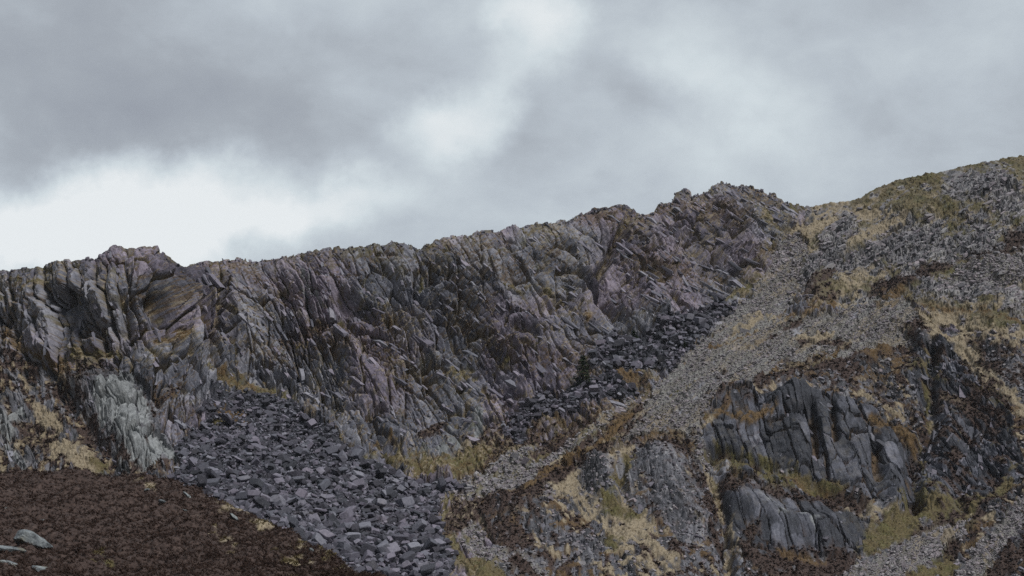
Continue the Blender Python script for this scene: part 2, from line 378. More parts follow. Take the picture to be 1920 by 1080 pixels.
STROKES = """
c 1.5 18 870,905 930,895 1000,862 1080,822
h 1.2 16 840,985 900,950 960,915 1040,880 1100,858
h 1.3 17 950,915 1010,880 1090,835 1150,790 1185,765
o .6 12 1000,870 1100,820 1180,772
h 1.3 20 880,850 930,830 1000,800
g 1.3 14 790,880 850,865 910,845
g .9 12 700,845 750,868 800,885
o .9 12 960,905 1010,880
g .6 8 760,905 830,888
g .7 18 900,860 980,820 1060,790
h 1.0 22 930,840 1000,850 1060,815 1120,790
o .6 10 1040,790 1120,775 1175,750
c 1.6 5 1000,872 1060,842 1120,800 1180,755 1200,742
c 1.4 4 920,875 960,855 1000,835
g .9 9 1170,735 1195,715 1205,690 1190,680
o 1.0 16 1170,690 1195,710
h .9 12 1195,712
o 1.0 9 1270,700 1285,670 1310,645
g 1.1 14 400,690 430,700 470,715 520,735 555,748
o .7 22 410,680 450,710 480,720
g .8 12 395,735 430,735
g .7 16 545,650 600,620 640,590
o .7 13 560,640 590,625 620,600
h .8 16 520,640 560,620 600,600
g .6 9 680,560 715,575 740,595
o .7 7 700,560 740,590
g .6 12 780,500 790,525 775,470
g .6 9 940,530 1000,540 1040,560
o .7 12 1080,590 1110,600
g .7 8 860,700 880,705
g .9 12 875,712 850,705
g .8 12 950,700 940,690
g .5 10 430,560 440,590 430,620
o .5 12 370,560 400,600 420,640
g .8 14 1300,600 1325,570
g 1.2 12 1375,552 1400,542 1430,530
g .9 18 1400,520 1420,490 1445,470
g .7 20 1440,400 1470,430 1480,470
s .9 14 1490,445 1510,420 1530,400
g .8 16 1480,390 1500,395
s 1.3 14 1515,440 1550,425 1600,400 1640,395
s 1.1 16 1530,480 1580,470 1620,440 1680,420
r 1.4 14 1500,560 1540,500 1570,460 1590,420
s 1.0 12 1560,520 1600,490 1660,470
s 1.2 12 1590,520 1610,500 1590,540
h 1.0 14 1520,560 1550,530 1570,510
h .9 10 1480,600 1530,570 1560,560
s .7 12 1480,560 1500,535
s .8 14 1600,560 1620,530
h 1.3 14 1640,560 1700,530 1760,510 1800,490
g 1.2 7 1700,570 1750,545 1790,505 1850,490
h 1.4 16 1830,490 1880,470 1920,455 2000,440
o 1.1 9 1620,590 1680,560 1700,552
o 1.0 7 1440,610 1500,590 1560,568
g 1.0 12 1780,420 1810,430 1780,380
g 1.0 12 1860,420 1920,410 1980,400
o .7 14 1740,460 1800,450
g .8 12 1700,350 1800,330 1900,310
g .5 16 1600,390 1700,360
r 1.3 16 1590,500 1640,470 1700,450 1740,440
r 1.4 22 1800,350 1860,340 1900,380
r 1.3 24 1700,480 1780,470 1850,450
c 1.3 12 1800,520 1860,505 1940,480 2000,470
c 1.1 12 1760,545 1850,520 1940,500
r 1.3 14 1740,550 1800,560 1860,545 1940,560
h 1.1 16 1700,585 1720,610 1760,600
h 1.1 20 1560,690 1620,660 1660,650
o 1.1 12 1560,660 1620,655 1680,660
h 1.2 20 1390,720 1450,690 1520,680 1600,700
o .9 12 1350,760 1400,700 1460,690
o .8 12 1330,770 1310,800
h 1.1 16 1330,745 1380,720 1420,700
s .7 12 1380,730 1480,725 1540,730
s 1.0 5 1300,810 1320,790 1340,770
o 1.1 6 1340,772 1400,778 1450,770
s 1.2 10 1740,600 1780,590 1800,620
s 1.5 8 1750,620 1790,640 1830,670 1860,700
s 1.5 6 1860,700 1900,740 1940,780 1990,810
s .8 16 1740,590 1800,590 1850,620 1900,640
s .7 9 1800,630 1870,640 1930,650
o .7 8 1740,580 1850,590 1920,600
g .7 7 1735,660 1740,700 1745,745 1750,775
h .9 24 1850,680 1900,720 1940,700
h .9 24 1780,740 1830,760 1870,800
s .9 8 1690,765 1640,750 1600,740
o 1.1 9 1640,790 1680,800 1720,830
g .9 5 1735,820 1730,880 1740,930
g 1.2 15 1340,845 1370,865 1420,880 1480,900
g 1.2 10 1450,890 1520,905 1570,925
o .9 8 1480,900 1560,925 1620,950
h 1.1 13 1360,900 1420,915 1480,920 1560,945
h .9 9 1560,925 1620,950
s 1.1 5 1620,955 1650,968 1680,975
g 1.4 15 1620,1010 1680,985 1740,975 1800,965
g 1.0 16 1700,960 1720,975
h 1.2 13 1650,1045 1700,1025 1760,990 1830,950 1880,915
g 1.0 7 1700,1050 1760,1010 1850,930 1900,905
h 1.3 16 1660,1075 1720,1045 1770,1020
g 1.1 14 1720,1070 1790,1060 1750,1045
h 1.2 20 1880,1070 1920,1040 1980,1010
g .7 14 1830,1075 1860,1055
h 1.4 22 1440,1060 1520,1045 1580,1055 1500,1085
o .8 9 1460,1030 1540,1045
h 1.0 16 1400,1000 1390,1040 1420,1060
r 1.4 16 1420,935 1460,960 1480,1000 1540,1010
r 1.3 18 1500,960 1560,990 1600,1000
p .7 9 1425,925 1450,950 1455,980
p .7 8 1490,975 1520,1000
s 1.3 6 1320,860 1335,890 1345,920 1350,950
s .9 8 1350,1060 1360,1030 1370,1000 1362,970
h 1.0 13 1300,850 1320,930 1340,1000
c 1.3 13 1310,830 1325,850 1300,815
o 1.3 12 1200,806 1240,800 1270,806
h 1.2 18 1180,830 1240,825 1290,830
s 1.7 14 1030,870 1080,855 1060,895 1030,910
s 1.35 14 1060,900 1110,930 1160,950 1210,990
s 1.05 17 1110,950 1160,990 1220,1030 1260,1060
s .9 13 1150,1000 1200,1060 1240,1080
s 1.0 9 1060,880 1120,850 1180,830
c 1.2 10 1015,880 1015,905 1025,920
c 1.2 7 1070,860 1110,840 1150,822
r 1.4 20 1110,880 1130,900 1145,925
r 1.4 25 1210,860 1250,880 1265,930
r 1.3 18 1240,930 1270,970 1290,990
g 1.1 10 1150,900 1165,865 1170,850
g 1.2 11 1140,935 1170,950 1190,965
s .9 8 1160,920 1175,940
g .8 12 1130,1000 1160,1020
r 1.1 12 1060,1010 1090,1020 1110,1040
h 1.05 20 900,970 960,930 1010,910
h 1.0 18 905,990 950,1000 960,1040
h .8 16 930,940 1000,960 1040,1010
s .7 9 1000,1000 1020,1030 1050,1050
s 1.4 8 880,950 885,985 880,960
c 1.3 9 885,985 900,1010 930,1045 990,1070 1040,1090
c 1.2 8 870,1000 900,1040 940,1080
g 1.4 15 845,1000 860,1040 900,1070 930,1085
h 1.0 11 960,1060 1000,1080
g .8 9 820,990 830,960
o .9 9 815,985 850,960
h 1.1 12 815,945 850,940 880,920
s .8 12 0,640 60,660 120,700
o .9 14 0,620 40,650 100,680 160,690
g 1.0 11 140,665 180,670 220,665
g 1.2 7 205,672 225,668
g .9 10 180,680 150,710
h 1.0 18 150,700 200,690 240,710
s 1.3 9 62,765 80,780 95,790
s 1.5 11 105,830 135,855 165,880
g 1.2 8 175,870 190,885
o .8 10 250,850 290,880 270,860
g .8 10 280,800 310,840 300,860
r 1.6 30 215,740 235,790
p 1.6 17 222,735 228,775 240,800
p 1.5 14 225,800 252,828 275,855
p 1.7 6 195,755 196,795
p 1.6 8 262,750 274,790
p 1.5 11 300,820 305,850
p .7 9 215,850 235,880
p 1.2 14 -20,780 0,790 15,800
p 1.2 6 30,765 32,785
p 1.0 7 20,840 40,860
p .8 8 10,885 25,885
h 1.0 12 330,745 290,735
o .8 10 290,645 330,650 320,640
s .6 12 20,540 60,540 100,520
g .7 14 0,520 40,530 90,530
g .6 10 0,560 20,590
p .5 22 560,520 590,560
p .35 20 440,520 470,560
p 1.0 11 850,810 860,830
p 1.2 9 895,790 900,800
p .9 14 770,840 800,850 840,840
o .8 12 700,830 740,840
h .8 14 790,815 840,800
g .5 9 640,830 680,850
o .7 7 905,745 920,775
g .35 8 1000,420 1060,425
g .45 8 960,430 1010,440 1050,450
g .4 7 560,478 640,468 700,462
g .35 7 800,462 900,440
r 1 40 1380,480 1300,430
"""
for line in STROKES.strip().split('\n'):
    t = line.split(); kind, dens, w = t[0], float(t[1]), float(t[2]); pl = P_(' '.join(t[3:]))
    xa = [p[0] for p in pl]; ya = [p[1] for p in pl]; mg = w * 2.4 + 30
    cols = np.where((xs > min(xa) - mg) & (xs < max(xa) + mg))[0]
    if not len(cols): continue
    c0, c1 = cols[0], cols[-1] + 1
    rr = np.where((PY[:, c0:c1].max(1) > min(ya) - mg) & (PY[:, c0:c1].min(1) < max(ya) + mg))[0]
    r0, r1 = rr[0], rr[-1] + 1
    S = (slice(r0, r1), slice(c0, c1))
    d = dline(PX[S] + wx[S] * 34, PY[S] + wy[S] * 34, pl) / (w * 1.15)
    body = 1.15 - d
    nz = 0.5 * n6[S] + 0.5 * (sUR[S] if pl[-1][1] < pl[0][1] else sDR[S])
    m = sstep(body * 0.55 + (nz - 0.5) * 2.2 + (dens - 1.0) * 0.8, 0.02, 0.55) * (d < 2.2)
    sub = cover[:, S[0], S[1]]; m = m.astype(np.float32)
    sub *= (1 - m); sub[KINDS.index(kind)] += m

ragX, ragY = PX + wx * 26 + (n6 - .5) * 26, PY + wy * 26 + (n20 - .5) * 20
chute = inpoly(ragX, ragY, CHUTE)
chute |= inpoly(ragX, ragY, CHUTE2)
for p in RSC: chute |= inpoly(ragX, ragY, p)
fan = inpoly(ragX, ragY, FAN); fan2 = inpoly(ragX, ragY, FAN2) | inpoly(ragX, ragY, FAN3)
keepveg = sstep(0.45 * n20 + .55 * sUR, 0.60, 0.66)
paint('c', chute * (1 - 0.8 * keepveg))
for s_, e_ in (('o .9 6 1330,655 1380,635 1420,620', 0), ('h 1.0 6 1400,650 1470,620 1500,600', 0), ('g .7 6 1250,745 1300,715', 0),
               ('o .9 8 1200,745 1170,755', 0), ('h 1.2 10 1500,640 1540,630 1590,650', 0), ('s .8 12 1500,630 1560,628', 0), ('s .8 20 1380,620 1440,600', 0),
               ('h 1.35 17 845,985 900,950 960,915 1040,880 1100,845 1150,810 1190,765', 0), ('o .85 13 960,915 1040,875 1120,830 1180,775', 0),
               ('h 1.3 13 900,865 950,840 1010,815', 0), ('h 1.3 14 930,890 1000,855 1060,825 1120,785', 0), ('g 1.0 10 900,905 980,868 1040,850', 0),
               ('c 1.6 4.5 1005,868 1060,838 1120,797 1180,752 1205,738', 0), ('c 1.7 11 825,925 880,912 930,895 985,872', 0), ('c 1.4 4 915,880 955,858 1000,835', 0),
               ('g 1.3 13 790,880 850,868 905,850', 0), ('g 1.0 9 820,990 835,960 840,940', 0)):
    t = s_.split(); pl = P_(' '.join(t[3:])); w = float(t[2])
    d = dline(PX + wx * 22, PY + wy * 22, pl) / w
    paint(t[0], sstep((1.15 - d) * .55 + (0.5 * n6 + .5 * sUR - .5) * 2 + (float(t[1]) - 1) * .8, .12, .42) * (d < 2.2))
paint('s', chute * .55 * sstep(streak(38, 90, 9, 477) * .7 + n20 * .3, .52, .62))
paint('r', fan * 1.0); paint('r', fan2 * sstep(n6, .2, .3))
for s_ in ('o 1.2 9 415,782 440,785 455,790', 'g .8 8 400,800 420,795', 'o 1.5 13 650,1045 680,1060 720,1075', 'g .7 6 560,1010 600,1000'):
    t = s_.split(); pl = P_(' '.join(t[3:])); w = float(t[2])
    d = dline(PX + wx * 22, PY + wy * 22, pl) / w
    paint(t[0], sstep((1.15 - d) * .55 + (n6 - .5) * 2 + (float(t[1]) - 1) * .8, .12, .42) * (d < 2.2))

rockw = 1 - cover[[KINDS.index(k) for k in 'gshc o'.replace(' ', '')]].sum(0)
rockw = np.clip(rockw, 0, 1)
vegw = 1 - rockw

reg[(cover[KINDS.index('p')] > .3) & (reg == 3)] = 8
# ------------------------------------------------------------------ form: gullies and bulges (photo pixels, width, metres inwards)
MACRO = [
    ('1178,408 1152,465 1132,498 1110,526', 8, 5.0), ('1190,400 1215,450 1240,500', 26, -2.0),
    ('350,500 372,560 385,640 398,700', 22, 4.0), ('292,480 320,560 352,650 385,750', 34, -4.5), ('205,480 215,540 210,600', 34, -2.5),
    ('236,575 240,620', 12, 3.0), ('278,575 292,612', 12, 3.2), ('180,560 150,640', 22, -2.0), ('130,560 120,640', 16, 2.0),
    ('300,700 350,745', 42, -3.0), ('60,560 90,640', 30, -2.0), ('540,640 640,590', 22, 2.0), ('440,560 460,640', 28, -2.0), ('410,520 430,640', 12, 2.0),
    ('520,500 530,560', 10, 2.2), ('590,490 600,540', 32, -2.2), ('680,470 720,520 760,600', 20, 1.6), ('800,470 780,540', 26, 2.2),
    ('640,640 700,740 740,830', 30, -2.4), ('740,600 800,700 860,780', 20, 1.8), ('900,560 960,680 990,740', 34, -2.0), ('700,600 640,560', 14, 1.8),
    ('1205,505 1245,520', 11, 2.8), ('1225,535 1262,560', 10, 2.0), ('1290,440 1320,490', 12, 2.2), ('1330,500 1345,490', 10, 2.4),
    ('1210,560 1240,600', 24, -2.4), ('1350,360 1400,420 1420,480', 30, -2.5), ('1270,365 1290,420', 22, -1.6), ('970,600 1000,620', 10, 2.6),
    ('1140,400 1120,440', 24, -1.5), ('1060,480 1100,560', 22, -1.5),
    ('1334,850 1350,950 1362,1090', 15, 2.0), ('1240,850 1260,950', 34, -2.6), ('1120,875 1135,915', 24, -2.4), ('1165,870 1170,930', 9, 1.6),
    ('1752,650 1742,740 1758,790 1712,860 1705,960', 15, 2.0), ('1790,790 1760,930', 30, -2.0), ('1480,760 1500,860', 26, -1.6), ('1520,760 1530,850', 8, 2.6),
    ('1560,760 1565,830', 7, 2.0), ('1600,850 1610,930', 22, -1.6), ('1660,900 1680,960', 22, -2.4), ('1640,820 1645,900', 10, 2.0), ('1340,740 1400,740', 14, -1.6),
    ('1460,760 1500,745', 18, -2.2), ('1330,838 1420,872 1520,900 1620,955', 10, 1.8), ('1400,930 1460,990 1540,1000', 28, -2.6),
    ('1728,632 1728,640', 10, -2.0), ('1758,640 1766,665', 12, -2.2), ('1700,640 1650,700', 18, 1.6), ('1850,640 1900,660', 14, -1.5), ('1860,570 1900,560', 18, -2.0),
    ('1560,470 1520,560', 26, -2.0), ('1640,480 1700,450', 18, -2.0), ('1860,345 1910,330', 26, -2.0), ('200,735 240,800 275,850', 34, -2.2), ('0,780 20,800', 26, -2.0),
    ('90,700 150,780 200,860', 16, 1.6), ('1150,705 1170,730', 16, -1.8), ('640,590 660,620', 10, 2), ('560,770 620,820', 22, -1.6),
    ('1700,770 1740,800', 16, 2.0), ('930,800 900,790', 12, -1.2), ('950,940 1000,960', 30, -1.5),
]
disp = np.zeros(PX.shape)
for s_, w, dm in MACRO:
    pl = P_(s_)
    wq = min(30, w * 1.3)
    d = dline(PX + wx * wq, PY + wy * wq, pl) / w
    disp -= dm * (np.exp(-d ** 2 * 1.1) if dm < 0 else np.exp(-d ** 3))
disp *= .15 + .85 * sstep(PY - skyx[None], 0, 70)
disp += (n60 - 0.5) * 5.0 * (.3 + .7 * sstep(PY - skyx[None], 0, 60)) * np.where(reg == 5, .35, 1) * (0.35 + 0.65 * (reg != 2) * 1.0) * (~(fan | chute))

# ------------------------------------------------------------------ form: fractured rock, slabs inside slabs
# region: (angle, jitter deg, [(along, across, amp m, tilt, crack)], metric)
RP = {
    0: (-57, 7, [(170, 60, 2.2, 1.3, 1.4), (92, 21, 2.4, 1.6, 2.4), (40, 9, 1.15, 1.1, 1.6), (14, 4.4, .34, .6, .5)], 2),
    1: (-70, 10, [(180, 60, 3.0, 1.4, 1.8), (90, 30, 2.8, 1.6, 2.0), (40, 12, 1.1, 1.0, 1.2), (13, 5, .34, .6, .5)], 2),
    2: (-47, 10, [(140, 56, 2.4, 1.5, 1.4), (74, 21, 2.4, 1.6, 2.3), (34, 9, 1.15, 1.1, 1.5), (12, 4.6, .36, .6, .5)], 2),
    8: (-62, 12, [(75, 34, 2.2, 1.2, 1.5), (42, 15, 1.6, 1.2, 1.4), (18, 7, .5, .7, .6), (8, 3.6, .15, .4, .2)], 2),
    3: (-56, 10, [(90, 30, 1.2, 1.0, .7), (40, 11, 1.1, 1.1, .9), (18, 5, .7, .9, .6), (8, 3, .3, .5, .3)], 2),
    4: (48, 14, [(90, 30, 1.3, .9, .6), (30, 13, 1.4, 1.1, 1.0), (14, 6.5, 1.1, 1.0, .8), (6, 3.5, .4, .5, .4)], 2),
    5: (-88, 4, [(120, 44, 2.6, .35, 1.6), (54, 22, 2.2, .25, 1.6), (26, 12, .8, .2, .8), (9, 5, .20, .3, .2)], 9),
    6: (-80, 16, [(70, 34, 1.3, .9, .7), (30, 13, 1.2, 1.0, .9), (14, 6, .8, .8, .7), (6, 3.5, .35, .5, .3)], 2),
    7: (-82, 10, [(130, 40, 2.4, .9, 1.5), (60, 17, 1.9, .9, 1.6), (26, 9, .9, .8, .9), (9, 4, .3, .5, .3)], 2),
}
frac = np.zeros(PX.shape); tone = np.full(PX.shape, .5)
for rid, (ang, jit, lev, metric) in RP.items():
    m = reg == rid
    uu = (U + wx * 16)[m]; vv = (V + wy * 16)[m]
    c, s = math.cos(R(ang)), math.sin(R(ang))
    a = (uu * c + vv * s); b = (-uu * s + vv * c)
    tot = np.zeros(a.shape); tn = np.zeros(a.shape); wg = np.ones(a.shape)
    for li, (la, lb, amp, tilt, crack) in enumerate(lev):
        ci, cj, da, db, F = cells(a / la, b / lb, 100 * rid + 7 * li + 3, .85 if metric == 2 else .5, metric)
        r1 = h2(ci, cj, 501 + li); r2 = h2(ci, cj, 601 + li); r3 = h2(ci, cj, 701 + li)
        t = amp * ((r1 - .5) * 1.1 + (0.25 + .75 * r2) * tilt * db * (1 if rid != 4 else -1) + (r3 - .5) * .9 * tilt * da)
        t -= crack * amp * .55 * np.exp(-(F / ((.05, .085, .13, .2) if metric == 2 else (.03, .05, .07, .1))[li]) ** 2)
        tot += t * (wg if li else 1); tn += (h2(ci, cj, 801 + li) - .5) * (1.0, 1.1, 1.0, .5)[li]
        if li < 2 and rid not in (4,):
            wg = wg * (.30 + 1.1 * h2(ci, cj, 951 + li) if li == 0 else .25 + 1.05 * h2(ci, cj, 951 + li))
        if li == 0:      # each big slab has bedding of its own
            th = (h2(ci, cj, 900) - .5) * 2 * R(jit)
            A = da * la; B = db * lb
            a = A * np.cos(th) + B * np.sin(th) + ci * 977.3; b = -A * np.sin(th) + B * np.cos(th) + cj * 613.7
    frac[m] = tot; tone[m] = .57 + tn * .44
soft = rockw.copy()
for _ in range(2):
    p_ = np.pad(soft, 1, mode='edge'); soft = (p_[1:-1, :-2] + p_[1:-1, 2:] + p_[:-2, 1:-1] + p_[2:, 1:-1] + soft) / 5
amp = 0.22 + 0.78 * soft
amp = np.where(fan | chute, 0.06, amp); amp = np.where(fan2, .35, amp)
scale = D0 / 280.0
cf = sstep((PY - skyx[None]), 2, 70)
disp += frac * amp * scale * (.10 + .55 * cf) * np.where(reg == 4, .75, 1)
disp += (1 - soft) * ((n6 - .5) * 0.9 + (fbm(U / 3, V / 3, 201, 2) - .5) * .35)
nf = fbm(U / 3.2, V / 3.2, 211, 3) - .5
disp += nf * .16 * soft * ~(fan | chute)
disp += np.where(fan | fan2, (n6 - .5) * 1.6, 0) + np.where(chute, (n6 - .5) * .7, 0)
edge = sstep(T, 0, .03)[:, None] * np.ones(PX.shape)
disp *= edge
PT = P0 + N0 * disp[..., None]
# broken crest
near = np.exp(-(PY - skyx[None]) / 9.0)
crest = np.interp(PX, [-300, 330, 1480, 1530, 1620, 2200], [.4, .6, 1, .15, .3, .4])
ci, cj, da, db, F = cells(U / 9, V / 14 + 50, 999)
PT[..., 2] += near * crest * ((h2(ci, cj, 5) ** 2) * .9 - .3 + (fbm(U / 30, U * 0, 303, 3) - .5) * 1.0)

# back of the ridge and the apron that meets the valley floor
rows = [PT]
last = PT[-1]
for dd, dz in ((2.5, .6), (7, 2), (18, 6), (45, 17), (110, 45), (190, 95)):
    e = last + np.array([0, dd, 0]); e[:, 0] *= 1 + dd / 300
    e[:, 2] = last[:, 2] - dz + (fbm(U[-1] / 40, U[-1] * 0 + dd, 77, 3) - .5) * min(dd, 12) * .2
    rows.append(e[None])
first = PT[0].copy(); first[:, 1] *= .80; first[:, 0] *= .80; first[:, 2] = -1.5
PTf = np.concatenate([first[None]] + rows, 0)
NR = PTf.shape[0]
def ext(A, v0=None):
    return np.concatenate([A[:1], A, np.repeat(A[-1:], NR - 1 - NY, 0)], 0)

# ledge vegetation: upward facing places on the crags, from the real shape
sm = PT.copy()
gi = np.gradient(sm, axis=0); gj = np.gradient(sm, axis=1)
NN = np.cross(gj, gi); NN /= np.linalg.norm(NN, axis=-1, keepdims=True) + 1e-9
if NN[..., 1].mean() > 0: NN = -NN
up = NN[..., 2]
p_ = np.pad(up, 1, mode='edge'); up = (p_[1:-1, :-2] + p_[1:-1, 2:] + p_[:-2, 1:-1] + p_[2:, 1:-1] + up) / 5
crag = np.isin(reg, (0, 1, 2, 3, 5, 7, 8)) & ~fan & ~fan2 & ~chute
pale_ = cover[KINDS.index('p')]
def blur(A, k):
    for ax in (0, 1):
        p = np.pad(A, [(k + 1, k) if q == ax else (0, 0) for q in (0, 1)], mode='edge'); c = np.cumsum(p, ax)
        A = (np.take(c, np.arange(2 * k + 1, c.shape[ax]), ax) - np.take(c, np.arange(0, c.shape[ax] - 2 * k - 1), ax)) / (2 * k + 1)
    return A
recess = sstep(blur(disp, 7) - disp, .08, .45)
seam = recess * sstep(sDR * .5 + n6 * .5 + (n60 - .5) * .5, .47, .53) * crag * np.isin(reg, (0, 1, 2)) * (1 - pale_)
paint('s', seam * .8 * sstep(n20, .38, .46))
paint('o', seam * .6 * sstep(1 - n20, .54, .60))
seam2 = recess * sstep(fbm(U / 26, V / 7, 455, 4) * .6 + n60 * .4, .52, .57) * crag * np.isin(reg, (0, 1, 2)) * (1 - pale_)
paint('g', seam2 * .8)
low = fbm(U / 110, V / 110, 401, 3)
up = np.clip((up - np.median(up[crag])) / (np.percentile(up[crag], 95) - np.median(up[crag])), -2, 1.5)
led = sstep(up + (n6 - .5) * 1.2 + (low - .5) * 2.2, .86, 1.15) * crag * np.where(reg == 5, .3, 1) * (1 - pale_) * (.25 + .75 * recess)
paint('g', led * sstep(n20, .42, .5) * .9)
paint('s', led * sstep(.5 * n6 + .5 * low, .48, .56) * .75)
paint('h', (reg == 5) * recess * sstep(n20, .5, .58) * .8)
paint('o', (reg == 5) * recess * sstep(n60, .52, .6) * .6)
speck = fbm(U / 5, V / 2.6, 611, 3); zone = fbm(U / 85, V / 60, 621, 3)
c012 = np.isin(reg, (0, 1, 2)) & crag
paint('o', c012 * sstep(speck + (zone - .5) * .8 + recess * .10, .66, .72) * .7 * (1 - pale_))
paint('s', c012 * sstep(fbm(U / 6, V / 2.4, 631, 3) + (n60 - .5) * .6 + recess * .10, .69, .74) * .75 * (1 - pale_))
paint('g', c012 * sstep(.5 * n6 + .5 * n20 + .16 * np.exp(-(PY - skyx[None]) / 22.0), .63, .69) * .6)
led2 = sstep(up + (n20 - .5) * 2.2, 1.0, 1.3) * crag * (1 - pale_)
paint('h', led2 * sstep(1 - n20, .52, .58) * .8)
print('disp done', NX, NY)

# ------------------------------------------------------------------ materials
def newmat(name):
    m = bpy.data.materials.new(name); m.use_nodes = True
    b = NB(m.node_tree); m.node_tree.nodes.clear()
    p = b.new('ShaderNodeBsdfPrincipled'); o = b.new('ShaderNodeOutputMaterial'); b.link(p.outputs[0], o.inputs[0])
    p.inputs['Specular IOR Level'].default_value = 0.25
    p.inputs['Roughness'].default_value = 0.85
    return m, b, p


def rock_colour(b, pos, tone, purple, grey, stri=None):
    """slate: tone 0..1, purple and grey 0..1 push the hue"""
    c = b.ramp(tone, [(0.0, (.060, .063, .076)), (.35, (.140, .145, .176)), (.62, (.228, .232, .274)), (1.0, (.355, .358, .40))])
    c = b.mix(purple, c, b.mix(1.0, c, (1.08, .93, .99), 'MULTIPLY'))
    c = b.mix(grey, c, b.mix(1.0, c, (1.16, 1.11, .97), 'MULTIPLY'))
    if stri is not None:
        c = b.mix(b.mapr(stri, .36, .50, 0, 1), b.mix(1.0, c, (.60, .60, .62), 'MULTIPLY'), c)
        c = b.mix(b.mapr(stri, .56, .70, 0, .6), c, b.mix(1.0, c, (1.45, 1.43, 1.40), 'MULTIPLY'))
    n = b.noise(pos, 2.3, 5, .62)
    c = b.mix(b.mapr(n, .38, .62, 0, 1), b.mix(1.0, c, (.74, .75, .78), 'MULTIPLY'), c)
    li = b.noise(pos, 5.5, 3, .6)                                   # lichen specks
    c = b.mix(b.mapr(li, .64, .70, 0, .55), c, (.33, .35, .35))
    rs = b.noise(pos, .22, 4, .6)                                   # iron stain
    c = b.mix(b.mapr(rs, .62, .76, 0, .15), c, (.165, .125, .085))
    return c


def attr(b, name):
    a = b.new('ShaderNodeAttribute'); a.attribute_name = name
    s = b.new('ShaderNodeSeparateColor'); b.link(a.outputs['Color'], s.inputs[0])
    return s.outputs[0], s.outputs[1], s.outputs[2], a.outputs['Alpha']


def landmat():
    m, b, p = newmat('land')
    geo = b.new('ShaderNodeNewGeometry'); pos = geo.outputs['Position']
    g, s, h, c = attr(b, 'cover_a'); pl, o, tone, purple = attr(b, 'cover_b'); grey, vert, upr, _ = attr(b, 'cover_c')
    def along(deg): return b.mapping(pos, rot=(0, R(deg), 0), sc=(3.6, 1.6, .62), typ='TEXTURE')
    vv = b.mix(upr, b.mix(vert, along(58), along(86)), along(-48))
    stri = b.noise(vv, 1.0, 5, .62, .35)
    rock = rock_colour(b, pos, tone, purple, grey, stri)
    run = b.noise(b.mapping(pos, rot=(0, R(-38), 0), sc=(26, 14, 2.4), typ='TEXTURE'), 1.0, 4, .6)
    nf = b.noise(pos, 3.0, 4, .65); nm = b.noise(pos, .35, 4, .6); nv = b.noise(pos, 9.0, 3, .6)
    pale = b.ramp(b.noise(b.mapping(pos, rot=(0, R(-28), 0), sc=(1.3, 1, .6)), 1.0, 6, .65, .2), [(.28, (.09, .095, .10)), (.42, (.22, .232, .24)), (.62, (.335, .35, .358)), (.8, (.44, .455, .458))])
    grass = b.ramp(nf, [(.25, (.062, .050, .026)), (.48, (.125, .100, .050)), (.72, (.21, .172, .092))])
    grass = b.mix(b.mapr(nm, .45, .62, 0, .75), grass, b.mix(1.0, grass, (.80, .95, .70), 'MULTIPLY'))
    straw = b.ramp(nf, [(.25, (.14, .11, .072)), (.45, (.29, .24, .168)), (.75, (.42, .36, .265))])
    heath = b.ramp(nf, [(.25, (.030, .021, .019)), (.5, (.070, .048, .042)), (.78, (.13, .092, .078))])
    scree = b.ramp(nv, [(.30, (.11, .113, .115)), (.5, (.26, .26, .25)), (.72, (.42, .415, .39))])
    scree = b.mix(b.mapr(run, .40, .60, 0, 1), b.mix(1.0, scree, (.72, .68, .62), 'MULTIPLY'), scree)
    orange = b.ramp(nf, [(.25, (.055, .035, .018)), (.48, (.125, .080, .038)), (.75, (.21, .145, .075))])
    col = rock
    tot = b.math('ADD', b.math('ADD', b.math('ADD', g, s), b.math('ADD', h, c)), b.math('ADD', pl, o), clamp=True)
    inv = b.math('SUBTRACT', 1.0, tot)
    accv = b.vmath('SCALE', rock, scale=inv)
    for w_, cc in ((g, grass), (s, straw), (h, heath), (c, scree), (pl, pale), (o, orange)):
        accv = b.vmath('ADD', accv, b.vmath('SCALE', cc, scale=w_))
    b.link(accv, p.inputs['Base Color'])
    bp = b.new('ShaderNodeBump'); bp.inputs['Strength'].default_value = .7; bp.inputs['Distance'].default_value = .16
    st = b.math('ADD', b.noise(pos, 3.2, 5, .7), b.math('MULTIPLY', stri, 1.6))
    b.link(st, bp.inputs['Height']); b.link(bp.outputs[0], p.inputs['Normal'])
    return m


LAND = landmat()


def stonemat(name, lo, hi, tint, spec=.3):
    m, b, p = newmat(name)
    geo = b.new('ShaderNodeNewGeometry'); oi = b.new('ShaderNodeObjectInfo')
    rnd = b.math('FRACT', b.math('ADD', geo.outputs['Random Per Island'], oi.outputs['Random']))
    tone = b.math('MAXIMUM', b.mapr(rnd, 0, 1, lo, hi), 0.0)
    pr = b.math('FRACT', b.math('MULTIPLY', rnd, 7.31))
    c = rock_colour(b, geo.outputs['Position'], tone, b.math('MULTIPLY', pr, .8), tint)
    b.link(c, p.inputs['Base Color']); p.inputs['Specular IOR Level'].default_value = spec
    bp = b.new('ShaderNodeBump'); bp.inputs['Strength'].default_value = .5; bp.inputs['Distance'].default_value = .12
    b.link(b.noise(geo.outputs['Position'], 4.0, 4, .6), bp.inputs['Height']); b.link(bp.outputs[0], p.inputs['Normal'])
    return m


SLATE = stonemat('slate_stone', -.12, .74, 0.0)
SCREEM = stonemat('scree_stone', .46, .92, .9)
GREYST = stonemat('grey_stone', .30, .95, .8)


CLIFFST = stonemat('cliff_stone', .28, .92, 0.0)
DARKST = stonemat('dark_stone', .0, .62, .3)


